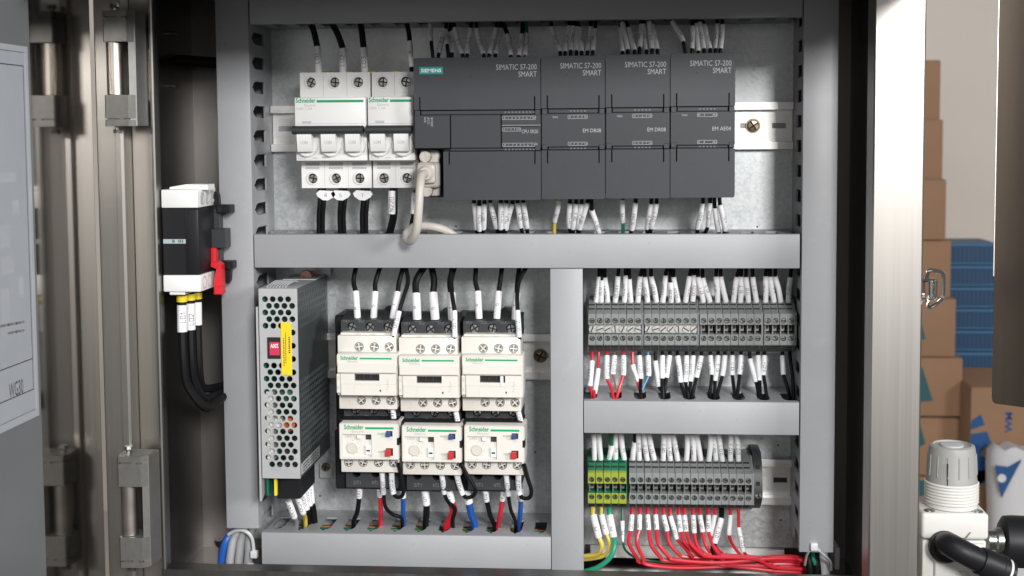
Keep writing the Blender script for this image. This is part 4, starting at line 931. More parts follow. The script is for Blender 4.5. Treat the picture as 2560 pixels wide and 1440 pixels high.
PH_T = xf(818, 36, 62); PH_M = xf(1870, 36, 578); PH_R = xf(1600, 36, 990); PH_B = xf(820, 36, 1305)
def nth(i, n, what): return f'{ORD[i]} from the left {what}'
mk = lambda s_: f' marked {s_}' if s_ else ' without print'
# --- above the controller row: (sleeve top, sleeve bottom, text, turn of the print, black lead below)
TOP = [((1076,62),(1078,104),'',0,1),((1114,76),(1097,134),'I0.0',.2,0),((1123,84),(1118,112),'I0',-.3,1),((1132,80),(1130,133),'I0.3',.3,0),((1137,72),(1156,136),'I0.4',-.1,0),
 ((1176,74),(1168,136),'I0.5',.1,0),((1192,74),(1209,136),'I0.6',-.2,0),((1240,73),(1223,136),'I1.0',.1,0),((1251,73),(1239,136),'I1.1',-.1,0),((1269,88),(1277,140),'N220',.3,2),((1305,88),(1297,140),'N220',.5,2),((1317,86),(1312,140),'PE',.1,3),
 ((1380,70),(1400,130),'DC24V',.1,0),((1423,68),(1413,130),'DC0V',.1,0),((1433,68),(1427,127),'DC24V',-.5,0),((1444,70),(1441,128),'',0,0),((1449,72),(1454,129),'Q8.1',-.4,0),((1477,70),(1469,129),'Q8.2',.2,0),((1488,75),(1482,128),'Q8',.8,0),
 ((1552,72),(1556,130),'DC24V',-1,0),((1556,58),(1569,125),'',0,0),((1572,72),(1586,126),'DC0V',-.9,0),((1603,64),(1599,119),'Q12',.9,0),((1609,64),(1616,126),'Q12.1',.1,0),((1624,56),(1630,123),'Q12.2',.1,0),((1631,64),(1643,124),'Q12',-.8,0),
 ((1682,55),(1708,105),'DC24V',-.8,1),((1731,68),(1730,123),'AQ0+',.3,0),((1740,62),(1746,129),'',0,0),((1750,58),(1760,123),'AI0+',.1,0),((1761,64),(1775,123),'AQ0-',-.7,0),((1794,63),(1789,123),'AI1+',.4,0),((1806,65),(1801,123),'AI1-',.8,0)]
for i, (a, c, s_, an, kd) in enumerate(TOP):
    dj = random.uniform(-3, 3); da, dc = 44+dj, 60+dj*.5
    p0 = P(a[0], a[1], da); p1 = P(c[0], c[1], dc); xs_ = snap(p0.x, PH_T)
    top = Vector((xs_+max(-3.2, min(3.2, p0.x-xs_)), 35+random.uniform(-2, 4), ZTB+5)); end = P(c[0]+(c[0]-a[0])*.12+(5 if kd == 1 else 0), 150, 62)
    mid = (p0+p1)/2+Vector((random.uniform(-.5, .5), .8, 0))
    col = wdgreen_m if kd == 3 else wblack_m
    wire([top, p0, mid, p1, end], 1.35 if kd != 2 else 1.6, col, f'sleeved wire{mk(s_)}, {ORD[i]+" from left" if i < 28 else ORD[len(TOP)-1-i]+" from right"} above the charcoal modules', 'wires above the charcoal modules', (1, 3), s_, 1.85, an)
# --- below the controller row
BOT = [((1185,506),(1191,571),'DC24V',-.9,0),((1198,513),(1199,575),'DC0V',-.6,0),((1211,508),(1209,571),'Q0.1',.3,0),((1226,505),(1241,569),'Q0.2',-.1,0),((1252,506),(1252,571),'DC24V',-.9,0),((1266,506),(1261,568),'Q0.4',-.9,0),((1281,508),(1265,572),'Q0.5',.1,0),((1294,506),(1302,567),'Q0.6',-.3,0),((1308,505),(1317,568),'Q0.7',0,0),
 ((1399,500),(1387,553),'PE',.3,'y'),((1425,507),(1423,567),'DC24V',-.9,0),((1440,508),(1432,570),'Q8.4',-.5,0),((1454,508),(1446,570),'Q8.5',-.7,0),((1468,506),(1449,571),'Q8.6',.2,0),((1480,525),(1497,582),'Q8.7',-.5,0),((1557,498),(1557,554),'PE',0,'g'),((1589,505),(1580,573),'DC24V',0,0),
 ((1628,508),(1618,570),'Q12.6',0,0),((1641,508),(1628,568),'Q12.7',-.2,0),((1757,507),(1744,570),'AI2+',0,0),((1775,506),(1770,564),'DC0V',0,0),((1787,519),(1796,576),'AI2-',-.9,0),((1800,511),(1812,574),'AI3-',-.9,0)]
for i, (a, c, s_, an, kd) in enumerate(BOT):
    dj = random.uniform(-2, 2); p0 = P(a[0], a[1], 58+dj); p1 = P(c[0], c[1], 46+dj); xs_ = snap(p1.x+(-3 if s_ == 'DC24V' and i == 16 else 0), PH_M)
    end = Vector((xs_+max(-3.4, min(3.4, (p1.x-xs_)*.6)), 36+random.uniform(-4, 5), ZM1-5)); top = P(a[0]-(c[0]-a[0])*.1, 488, 60)
    mid = (p0+p1)/2+Vector((random.uniform(-.4, .4), 1.2, 0)); col, st = (wgreen_m, wyel_m) if kd == 'g' else (wyel_m, wdgreen_m) if kd == 'y' else (wblack_m, None)
    wire([top, p0, mid, p1, end], 1.45, col, f'sleeved wire{mk(s_)}, {ORD[i]} from left below the charcoal modules', 'wires below the charcoal modules', (1, 3), s_, 1.95, an, stripe=st)
# --- breaker wires
for (x0, y0), (x1, y1), (x2, y2), s_, i, r_, d0 in (((772,62),(793,117),(796,182),'L01',0,2.35,44),((818,62),(857,122),(857,182),'L02',1,2.35,44),((898,62),(909,120),(912,182),'L03',2,2.35,44)):
    wire([Vector((xf(x0, 36, 60), 36, ZTB+6)), P(x0+(x1-x0)*.55, 75, 42), P(x1, y1, d0), P((x1+x2)/2, (y1+y2)/2, 45), P(x2, y2, 44), P(x2, y2+14, 42)], r_, wblack_m, f'thick black wire with sleeve marked {s_} entering the top of the left breaker', 'thick wires into the left breaker', (2, 4), s_, 2.75, 0, th=2.9)
wire([Vector((xf(1012, 36, 60), 36, ZTB+6)), P(1021, 75, 40), P(1024, 104, 44), P(1026, 136, 46), P(1029, 166, 46), P(1032, 192, 42)], 1.8, wblack_m, 'black wire with sleeve marked N entering the top of the two-pole breaker', 'breaker wires', (2, 4), 'N', 2.1, .1)
wire([P(1042, 476, 44), P(1038, 482, 44), P(1036, 505, 44), P(1034, 533, 44), P(1028, 560, 40), Vector((xf(1022, 36, 585), 36, ZM1-5))], 1.5, wblack_m, 'black pair with sleeve marked R220 partly hidden behind the beige cable', 'breaker wires', (1, 3), 'R220', 2.7, -.3, extra=2.6)
wire([P(980, 470, 44), P(980, 478, 44), P(980, 505, 45), P(980, 533, 44), P(976, 558, 41), Vector((xf(966, 36, 585), 36, ZM1-5))], 1.5, wblack_m, 'black pair with sleeve marked N220 under the two-pole breaker', 'breaker wires', (1, 3), 'N220', 2.9, 0, extra=2.6, th=2.9)
for px, s_, x2 in ((800, 'R', 797), (852, 'S', 851), (908, 'T', 906)):
    t = wire([P(px, 465, 44), P(px, 500, 46), P(px-3, 540, 43), Vector((xf(x2, 38, 585), 38, ZM1-5))], 1.75, wblack_m, f'pair of thick black wires with a flag marker {s_} under the left breaker', 'flagged wires under the left breaker', extra=2.9)
    fx = {'R': 815, 'S': 852, 'T': 907}[s_]; b = MB(); cx, cz = A(fx, 488, 49); hw, hh = 7.2, 3.6
    b.prism([(cx-hw, cz+1.4), (cx-hw+2.5, cz+hh), (cx+hw-1.5, cz+hh-.6), (cx+hw, cz+.6), (cx+hw-1.5, cz-1.6), (cx+1.5, cz-hh-.3), (cx-2.5, cz-hh), (cx-hw+1, cz-1)], 'd', 46.5, 49.5); fl_ = sub(b.build('flag_marker', sleeve_m, t))
    b = MB(); q, w_ = strokes(s_, 2.2)
    for quad in q: b.add([(cx-.8+u, 49.6, cz-1.2+v) for u, v in quad], [(0, 1, 2, 3)])
    b.build('lettering', ink_m, fl_)
# --- upper terminal strip, from above
UT = [((1498,691),(1490,754),'DC24V',.9),((1504,700),(1503,754),'DC0',.5),((1512,693),(1519,754),'DC24V',.9),((1545,690),(1538,754),'DC24V',.1),((1564,688),(1561,754),'DC24V',.9),((1573,697),(1577,754),'DC',.9),((1601,690),(1595,754),'DC24V',-.5),((1612,692),(1619,754),'DC0V',.4),((1628,690),(1641,754),'DC0V',.4),((1664,688),(1657,754),'DC0V',1),((1676,706),(1678,754),'DC0V',.3),((1684,692),(1695,754),'DC0V',.3),((1724,690),(1714,754),'DC0V',-1),((1735,687),(1732,752),'DC0V',0),
 ((1745,692),(1758,754),'I0.1',-.2),((1757,694),(1775,754),'I0.2',-.6),((1790,691),(1794,754),'I0.3',1),((1802,691),(1815,754),'',0),((1842,692),(1834,754),'I0.6',1),((1852,691),(1851,754),'I0.7',0),((1865,692),(1871,754),'I1.0',0),((1882,692),(1891,754),'I1.1',0),((1914,690),(1914,754),'AI0',1.1),((1925,691),(1935,754),'AI1',-1),((1938,690),(1952,754),'',0),((1976,693),(1971,754),'AI3+',.6)]
for i, (a, c, s_, an) in enumerate(UT):
    dj = random.uniform(-1.5, 1.5); p0 = P(a[0], a[1], 33+dj); p1 = P(c[0], c[1], 29+dj*.4); xs_ = snap(p0.x, PH_M)
    top = Vector((xs_+max(-3.4, min(3.4, p0.x-xs_)), 34+random.uniform(-4, 4), ZM0+4)); end = P(c[0]+(c[0]-a[0])*.05, 772, 26)
    wire([top, p0, (p0+p1)/2+Vector((random.uniform(-.4, .4), .6, 0)), p1, end], 1.4, wblack_m, f'sleeved wire{mk(s_)}, {ORD[i]} from left above the upper terminal strip', 'wires above the upper terminal strip', (1, 3), s_, 2.0, an)
# --- upper terminal strip, below
UB = [((1480,902),(1475,965),(1482,992),'DC24V',1,'r',1),((1496,921),(1486,984),(1486,994),'',0,'r',1),((1517,889),(1518,947),(1536,992),'DC24V',-.6,'r',0),((1536,889),(1533,936),(1546,990),'DC24V',-.4,'b',0),((1559,889),(1558,938),(1540,992),'DC24V',0,'r',0),((1582,912),(1596,962),(1604,990),'',0,'r',2),((1598,889),(1602,947),(1601,990),'DC0',-.4,'k',0),((1620,889),(1621,940),(1596,991),'DC0V',0,'l',0),((1639,902),(1648,967),(1660,992),'',0,'k',1),((1656,889),(1656,946),(1658,992),'',0,'k',0),((1674,889),(1666,944),(1660,992),'DC0V',.9,'k',0),
 ((1694,890),(1702,956),(1714,992),'DC0V',.7,'k',0),((1716,889),(1714,955),(1722,992),'DC0V',0,'k',0),((1733,889),(1727,954),(1724,992),'DC0V',.7,'k',0),((1753,890),(1741,944),(1730,992),'I0.0',0,'k',0),((1776,889),(1780,937),(1773,992),'I0.2',1,'k',0),((1795,889),(1788,952),(1786,992),'I0.3',-.4,'k',0),((1812,889),(1806,940),(1790,992),'',0,'k',0),((1831,889),(1831,938),(1838,992),'I0.5',0,'k',0),((1852,889),(1849,936),(1842,992),'I0.6',-1,'k',0),((1875,897),(1890,955),(1900,992),'',0,'k',1),((1895,889),(1899,951),(1900,992),'',0,'k',0),((1911,889),(1909,938),(1918,992),'AI0+',0,'k',0),((1956,889),(1959,937),(1978,992),'',0,'k',0)]
CM = {'r': (wred_m, 'red', 1.15), 'b': (wbrown_m, 'thin brown', .6), 'k': (wblack_m, 'black', 1.35), 'l': (wlblue_m, 'thin pale blue', .75)}
for i, (a, c, e, s_, an, k, kd) in enumerate(UB):
    m_, cn, r_ = CM[k]; dj = random.uniform(-1.5, 1.5); p0 = P(a[0], a[1], 28+dj); p1 = P(c[0], c[1], 31+dj); top = P(a[0]-(c[0]-a[0])*.06, 872, 25)
    xe = xf(e[0], 38, 985); sx = snap(xe, PH_R); end = Vector((sx+max(-3.3, min(3.3, xe-sx)), 38+random.uniform(-4, 6), ZR1-5)); m2 = P(c[0]*.45+e[0]*.55, 970 if c[1] < 955 else 978, 35)
    wire([top, p0, (p0+p1)/2+Vector((random.uniform(-.3, .3), .5, 0)), p1, m2, end], r_, m_, f'{cn} wire in sleeve{mk(s_)}, {ORD[i]} from left below the upper terminal strip', 'wires below the upper terminal strip', (1, 3), s_, 2.0, an, taper=(kd == 2))
wire([P(1974, 872, 26), P(1976, 900, 30), P(1982, 945, 34), Vector((xf(1985, 38, 990), 38, ZR1-5))], 1.4, wblack_m, 'black wire without sleeve leaving the last upper terminal', 'wires below the upper terminal strip')
# --- lower terminal strip, from above
LT = [((1484,1087),(1486,1149),'',0),((1497,1087),(1502,1149),'',0),((1528,1118),(1523,1149),'',0),((1539,1088),(1539,1151),'PE',-.5),((1553,1088),(1561,1151),'PE',-.9),((1587,1110),(1582,1150),'',0),((1596,1088),(1598,1148),'Q0.0',-.4),((1610,1088),(1618,1151),'Q0.0',0),((1622,1088),(1636,1151),'Q0.1',.1),((1660,1090),(1658,1151),'Q8.0',0),((1672,1090),(1676,1152),'Q8.1',-.4),((1682,1090),(1694,1152),'Q8.2',-.6),((1718,1090),(1716,1153),'',0),((1731,1090),(1735,1153),'Q8.4',1),((1741,1090),(1752,1154),'',0),((1777,1090),(1772,1153),'',0),((1786,1092),(1790,1153),'Q8.7',.5),((1797,1090),(1806,1154),'Q12.1',-.1),((1828,1090),(1826,1155),'Q12.6',0),((1842,1090),(1846,1153),'Q12.7',0)]
for i, (a, c, s_, an) in enumerate(LT):
    dj = random.uniform(-1.5, 1.5); p0 = P(a[0], a[1]-5, 33+dj); p1 = P(c[0], c[1], 29+dj*.4); xs_ = snap(p0.x, PH_R)
    top = Vector((xs_+max(-3.4, min(3.4, p0.x-xs_)), 34+random.uniform(-4, 4), ZR0+4)); end = P(c[0]+(c[0]-a[0])*.05, 1170, 26)
    wire([top, p0, (p0+p1)/2+Vector((random.uniform(-.4, .4), .6, 0)), p1, end], 1.4 if i > 4 else 1.5, wblack_m if i > 4 else wdgreen_m, f'sleeved wire{mk(s_)}, {ORD[i]} from left above the lower terminal strip', 'wires above the lower terminal strip', (1, 3), s_, 2.0, an)
# --- lower terminal strip, below: earth wires to the left, red wires bundled to the right
def low(a, c, post, r, mt, label, s_, an=0, sr=2.0, stripe=None, taper=False, d=28):
    p0 = P(a[0], a[1], d); p1 = P(c[0], c[1], d+3); top = P(a[0]-(c[0]-a[0])*.06, 1268, 25)
    wire([top, p0, (p0+p1)/2+Vector((0, .5, 0)), p1]+[P(*q) for q in post], r, mt, label, 'wires below the lower terminal strip', (1, 3), s_, sr, an, stripe=stripe, taper=taper)
low((1483,1287),(1497,1343),[(1505,1365,31),(1495,1385,28),(1470,1390,24),(1440,1391,20)], 1.9, wyel_m, 'yellow and green earth wire marked PE, leftmost under the earth terminals', 'PE', .1, 2.75, wdgreen_m)
low((1504,1287),(1516,1335),[(1524,1362,31),(1512,1388,28),(1470,1398,22),(1440,1398,18)], 1.5, wyel_m, 'yellow and green earth wire marked PE, middle of the three turning left', 'PE', .1, 2.2, wdgreen_m)
low((1524,1287),(1534,1343),[(1536,1365,36),(1524,1395,38),(1495,1418,36),(1464,1428,34),(1440,1430,30)], 1.9, wgreen_m, 'bright green earth wire marked PE sweeping down to the left', 'PE', 0, 2.75)
low((1556,1302),(1558,1360),[(1566,1378,24),(1590,1394,18),(1640,1404,12),(1700,1406,10),(1900,1398,8),(2010,1400,6)], .9, wdgreen_m, 'thin green earth wire marked PE running right behind the red wires', 'PE', 0, 1.7, None, True)
RB = [((1580,1287),(1577,1326),(1572,1358),1608,1408,'Q0.0',0),((1599,1287),(1598,1324),(1592,1356),1620,1412,'Q0.1',.9),((1619,1287),(1622,1325),(1628,1362),1668,1402,'Q0.2',.9),((1639,1287),(1642,1325),(1645,1358),1690,1400,'Q8.0',.9),((1659,1288),(1668,1327),(1672,1355),1715,1392,'Q8.1',.1),((1676,1290),(1693,1348),(1712,1368),1745,1394,'Q8.1',.1),((1697,1288),(1702,1330),(1712,1356),1760,1386,'Q8.2',.2),((1711,1288),(1716,1330),(1726,1358),1775,1392,'Q8.3',.1),((1733,1288),(1736,1332),(1742,1362),1790,1402,'Q8.4',0),((1750,1288),(1757,1330),(1764,1362),1806,1406,'Q8.5',.4),((1771,1288),(1772,1330),(1784,1366),1826,1412,'Q8.6',.3)]
for i, (a, c, m_, x2, y2, s_, an) in enumerate(RB):
    dd = 30+3*(i % 4)
    low(a, c, [(m_[0], m_[1], dd+2), (m_[0]*.45+x2*.55, (m_[1]+y2)/2+10, dd+1), (x2, y2, dd), (x2+110, y2+8-.4*i, dd), (1935, 1392+4.4*((i*4) % 11), dd-2), (2008, 1398+4.2*((i*4) % 11), dd-6), (2044, 1436, dd-14)], 1.42, wred_m, f'red wire marked {s_}, {ORD[i]} from left under the grey lower terminals', s_, an, 1.9)
low((1787,1288),(1780,1340),[(1790,1368,30),(1830,1396,27),(1930,1408,24),(2010,1418,18)], 1.2, wred_m, 'red wire in a long plain sleeve behind the black wire marked Q12.1', '', 0, 2.0)
low((1803,1296),(1787,1357),[(1783,1378,36),(1800,1400,36),(1845,1410,34),(1930,1402,30),(2005,1396,22)], 2.1, wblack_m, 'thick black wire marked Q12.1 crossing the red bundle', 'Q12.1', 0, 2.3, d=33)
low((1826,1288),(1823,1336),[(1832,1362,27),(1862,1394,26),(1930,1412,22),(2010,1422,16)], 1.2, wred_m, 'red wire in a plain curved sleeve right of the thick black wire', '', 0, 1.9)
low((1847,1318),(1859,1378),[(1872,1392,27),(1900,1408,24),(1960,1418,20),(2010,1424,14)], 1.2, wred_m, 'rightmost red wire with a low sleeve marked Q12.7', 'Q12.7', -.3, 1.9)
# --- contactor feeds
CF = [(0,[(891,660),(884,702),(889,729),(894,796)],'R',1.75),(0,[(953,660),(939,704),(938,730),(934,796)],'S',1.75),(0,[(1010,660),(998,704),(994,730),(982,796)],'T',1.75),
 (1,[(1066,660),(1041,700),(1040,734),(1043,798)],'R',2.5),(1,[(1077,660),(1085,700),(1083,732),(1088,798)],'S',2.5),(1,[(1137,660),(1126,700),(1128,732),(1131,800)],'T',2.4),(2,[(1191,660),(1188,700),(1194,729),(1198,796)],'R',1.75),(2,[(1256,660),(1251,700),(1247,729),(1242,796)],'S',1.75),(2,[(1300,660),(1294,700),(1292,733),(1287,798)],'T',1.75)]
CNAME = ('left', 'middle', 'right')
for ci, q, s_, r_ in CF:
    p = [P(*q[0], 40), P(*q[1], 46), P(*q[2], 50), (P(*q[2], 52)+P(*q[3], 54))/2, P(*q[3], 54), P(q[3][0], q[3][1]+16, 52)]
    wire(p, r_, wblack_m, f'black feed wire with sleeve marked {s_} into the top of the {CNAME[ci]} contactor', 'feed wires of the contactors', (2, 4), s_, r_+.75 if r_ > 2 else 2.55, .2, th=2.4)
for ci, q, s_ in ((0,[(1012,660),(1020,702),(1009,742),(998,778),(984,838)],'Q0.0'),(1,[(1130,660),(1126,700),(1131,742),(1136,777),(1137,842)],'Q0.1'),(2,[(1320,660),(1298,702),(1293,740),(1294,776),(1298,842)],'Q0.2')):
    p = [P(*q[0], 48), P(*q[1], 58), P(*q[2], 66), P(*q[3], 71), (P(*q[3], 72)+P(*q[4], 73))/2, P(*q[4], 73), P(q[4][0], q[4][1]+8, 70)]
    wire(p, 1.6, wblack_m, f'black coil wire with sleeve marked {s_} in front of the {CNAME[ci]} contactor', 'coil wires of the contactors', (3, 5), s_, 1.95, 0, th=2.3)
for ci, a, c in ((0,(982,1022),(986,1064)),(1,(1139,1025),(1146,1066)),(2,(1295,1025),(1304,1064))):
    p = [P(a[0], a[1]-12, 62), P(*a, 66), (P(*a, 68)+P(*c, 68))/2, P(*c, 67), P(c[0], c[1]+10, 64)]
    wire(p, 1.5, wblack_m, f'short sleeved wire marked RQ0 between the {CNAME[ci]} contactor and its relay', 'link wires behind the relays', (1, 3), 'RQ0', 2.0, .2)
# --- relay outputs
RO = [(0,(899,1216),(898,1243),[(893,1280),(884,1318)],'U0',1.75,'k',''),(0,(949,1222),(950,1240),[(952,1280),(951,1322)],'V0',1.75,'r',''),(0,(1004,1212),(1008,1243),[(1008,1280),(1010,1320)],'W0',1.75,'u',''),
 (1,(1062,1222),(1066,1260),[(1066,1285),(1064,1322)],'U1',2.45,'k',''),(1,(1120,1226),(1127,1254),[(1134,1280),(1118,1326)],'V1',2.9,'r',''),(1,(1162,1222),(1172,1256),[(1178,1285),(1186,1324)],'W1',2.7,'u',''),
 (2,(1213,1224),(1217,1252),[(1226,1290),(1236,1326)],'U2',1.75,'k',''),(2,(1259,1224),(1256,1250),[(1250,1290),(1245,1330)],'V2',1.75,'r',''),(2,(1300,1222),(1302,1250),[(1300,1290),(1296,1332)],'W2',1.75,'u','')]
CN = {'k': (wblack_m, 'black'), 'r': (wred_m, 'red'), 'u': (wblue_m, 'blue')}
for ci, a, c, post, s_, r_, k, _ in RO:
    m_, cn = CN[k]; p = [P(a[0], a[1]-14, 52), P(*a, 52), (P(*a, 52)+P(*c, 52))/2, P(*c, 51), P(*post[0], 46), P(post[1][0], post[1][1]-14, 40), Vector((xf(post[1][0], 38, 1320), 37, ZB1-7))]
    wire(p, r_, m_, f'{cn} motor wire marked {s_} from the {CNAME[ci]} relay into the bottom duct', 'motor wires of the relays', (1, 3), s_, r_+.55, .1, th=2.4)
for ci, a, c, post in ((0,(955,1180),(959,1234),[(964,1268),(982,1286),(1004,1296)]),(1,(1104,1183),(1111,1233),[(1120,1254),(1138,1272),(1132,1300)]),(2,(1265,1184),(1271,1238),[(1277,1275),(1288,1302)])):
    p = [P(a[0], a[1]-10, 62), P(*a, 66), (P(*a, 66)+P(*c, 62))/2, P(*c, 60)]+[P(q[0], q[1], 58-5*j) for j, q in enumerate(post)]+[Vector((xf(post[-1][0]+2, 38, 1320), 38, ZB1-5))]
    wire(p, 1.4, wblack_m, f'black wire with sleeve marked DC0V hanging under the {CNAME[ci]} relay', 'control wires under the relays', (1, 3), 'DC0V', 2.05, 0)
for ci, a, c, post in ((0,(979,1182),(985,1236),[(996,1243),(1006,1238),(1009,1220),(1003,1188),(996,1158)]),(1,(1142,1185),(1159,1238),[(1170,1244),(1184,1238),(1188,1222),(1168,1188),(1152,1158)]),(2,(1296,1186),(1301,1238),[(1312,1246),(1325,1242),(1328,1224),(1318,1192),(1310,1160)])):
    p = [P(a[0], a[1]-10, 64), P(*a, 68), (P(*a, 68)+P(*c, 67))/2+Vector((-.6, 0, 0)), P(*c, 68)]+[P(q[0], q[1], 71+j*1.6) for j, q in enumerate(post)]
    wire(p, 1.5, wblack_m, f'black loop with white sleeve marked RQ0.{ci} bending back up to the {CNAME[ci]} relay', 'loop wires under the relays', (1, 3), f'RQ0.{ci}', 2.1, .1)
# --- power supply outputs
for i, (a, c, e, s_, m_, st) in enumerate((((721,1252),(736,1292),(742,1318),'DC24V',gcable_m,None),((742,1236),(758,1282),(764,1318),'DC0V',wyel_m,wdgreen_m),((756,1224),(767,1272),(772,1316),'DC0V',wblack_m,None),((767,1218),(775,1262),(782,1312),'N220',wblack_m,None),((776,1212),(780,1256),(786,1308),'R220',wblack_m,None))):
    p = [P(a[0]-2, a[1]-14, 66-4*i), P(*a, 62-4*i), (P(*a, 62-4*i)+P(*c, 58-3*i))/2, P(*c, 58-3*i), P(c[0]+5, c[1]+12, 48-2*i), Vector((xf(e[0], 38, 1318), 40-2*i, ZB1-6))]
    wire(p, 1.6, m_, f'wire with ribbed white sleeve marked {s_}, {ORD[i]} from the left under the power supply', 'wires under the power supply', (1, 3), s_, 2.4, 0, stripe=st)
# wires glimpsed inside the bottom duct through its slots
for i, (m_, zz, dd) in enumerate(((wyel_m, -185, 22), (wdgreen_m, -183, 30), (wblack_m, -187, 40), (wbrown_m, -186, 14))):
    b = MB(); b.tube(smooth([(XL2+6, dd, zz), (-120, dd+3, zz+1.5), (-60, dd-2, zz), (0, dd+2, zz+1), (xc0-4, dd, zz)], 8), 1.7, 8)
    tag(b.build('duct_wire', m_), ('yellow', 'green', 'black', 'brown')[i]+' wire lying inside the bottom left duct, glimpsed through its slots', 'wire', 'wires inside the bottom duct')

# ================================================================== disconnector switch on the left wall
DI = 110.; t = thing('disconnect_switch', P(455, 730, 90), 'black and white disconnector switch with a red lever on the left cabinet wall', 'switch')
xa = xi+.8; xb = xf(497, DI, 600); zt, zw1, zw0, zb = zf(474, DI, 450), zf(520, DI, 450), zf(688, DI, 450), zf(730, DI, 450); dB = 68.
b = MB(); b.rbox(xa, xb, dB+2, DI, zw1, zt, .9, 2); q0 = xf(414, DI, 470); q1 = xf(495, DI-10, 470); b.prism([(q0, zt-.5), (q0, zt+1.4), (q0+12, zt+3.4), (q1+8, zt+3.2), (q1+8, zt-.5)], 'd', DI-22, DI-8); b.build('upper_terminal_cover', white_m, t)
b = MB(); b.rbox(xa, xb+.5, dB+2, DI, zb, zw0, .9, 2); b.rbox(q0, q0+11, dB+14, DI-2, zb-2.4, zb+.5, .5); b.build('lower_terminal_cover', white_m, t)
for zc in ((zt+zw1)/2, (zb+zw0)/2):
    for dd in (DI-9, DI-20, DI-31):
        b = MB(); b.lathe((xb+.1, dd, zc), (1, 0, 0), [(4.6, 0), (4.6, .5), (3.6, .5), (3.4, -.2)], 16); b.build('screw_hole', cgrey_m, t)
b = MB(); b.rbox(xa, xb-.4, dB, DI-.8, zw0, zw1, .5); b.build('body', black_m, t)
b = MB(); b.rbox(xf(464, DI, 600), xb+.2, dB+4, DI+.4, zw0+.5, zw1-.8, 1, 2); b.build('front_cap', black_m, t)
b = MB(); b.box(xf(408, DI, 604), xf(464, DI, 604), DI-.6, DI-.1, zf(609, DI, 430), zf(598, DI, 430)); p = sub(b.build('name_plate', mat('plate_print', (.36, .44, .46), .5), t))
b = MB()
for px in (431, 434, 446, 450, 455): b.box(xf(px, DI, 604), xf(px+2, DI, 604), DI-.1, DI-.02, zf(607, DI, 430), zf(599, DI, 430))
b.build('small_print', ink_m, p)
xr = xf(553, 74, 600)
b = MB(); b.box(XWL+.2, xa+2, dB+2, 98, zw0+4, zw1-4); b.build('wall_plate', black_m, t)
b = MB(); b.rbox(xb-.6, xr, dB, dB+8, zf(692, 74, 540), zf(520, 74, 540), .6); b.rbox(xf(521, 80, 600), xf(567, 80, 600), dB+2, 82, zf(620, 80, 540), zf(572, 80, 540), .5)
b.box(xb-.5, xf(520, 82, 600), dB+4, 90, zf(690, 84, 520), zf(530, 84, 520)); b.build('mounting_base', dark_m, t)
for py0, py1, s_ in ((512, 533, 1), (653, 672, -1)):
    b = MB()
    b.rbox(xf(540, 78, 520), xf(577, 78, 520)+(.6 if s_ < 0 else 0), 68, 78, zf(py1, 78, 560), zf(py0, 78, 560), .5)
    b.box(xf(566, 78, 520), xf(576, 78, 520), 78, 80.5, zf(py1, 78, 560), zf(py0, 78, 560))
    zc = zf(498 if s_ > 0 else 690, 76, 540); xq = xf(538 if s_ > 0 else 563, 76, 500); b.prism([(xq-3, zc-7*s_), (xq+3, zc-7*s_), (xq+2.4, zc+3*s_), (xq+1, zc+5.5*s_), (xq-1, zc+5.5*s_), (xq-2.4, zc+3*s_)], 'd', 71, 76)
    b.build('mounting_lug', black_m, t)
b = MB()
for px in (546, 559):
    b.box(xf(px, 78.2, 522), xf(px+8, 78.2, 522), 77.9, 78.15, zf(529, 78, 555), zf(518, 78, 555))
b.build('lug_recess', void_m, t)
b = MB(); x0, z1 = A(524, 620, 84); x1, z0 = A(538, 662, 84); b.rbox(x0, x1, 74, 84, z0, z1, .5)
b.prism([A(527, 655, 88), A(541, 653, 88), A(553, 662, 88), A(555, 715, 88), A(556, 735, 88), A(534, 736, 88), A(535, 700, 88), A(541, 672, 88), A(527, 667, 88)], 'd', 80, 88); b.build('release_lever', red_m, t)
b = MB(); x0, z1 = A(534, 716, 91); x1, z0 = A(554, 737, 91); b.rbox(x0, x1, 82, 91, z0, z1, .6); b.build('lever_grip', red_m, t)
# three thick supply cables under it
for i, (px, dd, y0, y1, s_) in enumerate(((454, 96, 736, 829, 'L01'), (475, 88, 732, 824, 'L02'), (492, 80, 729, 812, ''))):
    p = [P(px+1, y0-8, dd), P(px+1, y0+2, dd), P(px+1, y0+18, dd), P(px+1, y0+26, dd), P(px+1.5, (y0+y1)/2+12, dd), P(px+2, y1, dd), P(px+5, 900, dd), P(px+14-3*i, 962-10*i, dd-3), P(513-2*i, 1018-24*i, dd-10), P(545, 1002-17*i, dd-22), P(575, 975-8*i, 50), P(600, 965-8*i, 42)]
    wire(p, 3.35-.15*i, wblack_m, f'thick black supply cable {("marked L01, frontmost", "marked L02, middle one", "with a plain sleeve, rearmost")[i]} under the disconnector switch', 'supply cables of the disconnector', (3, 5), s_, 3.6-.15*i, -.5, name='supply_cable', th=3.2, collar=(1, 2))

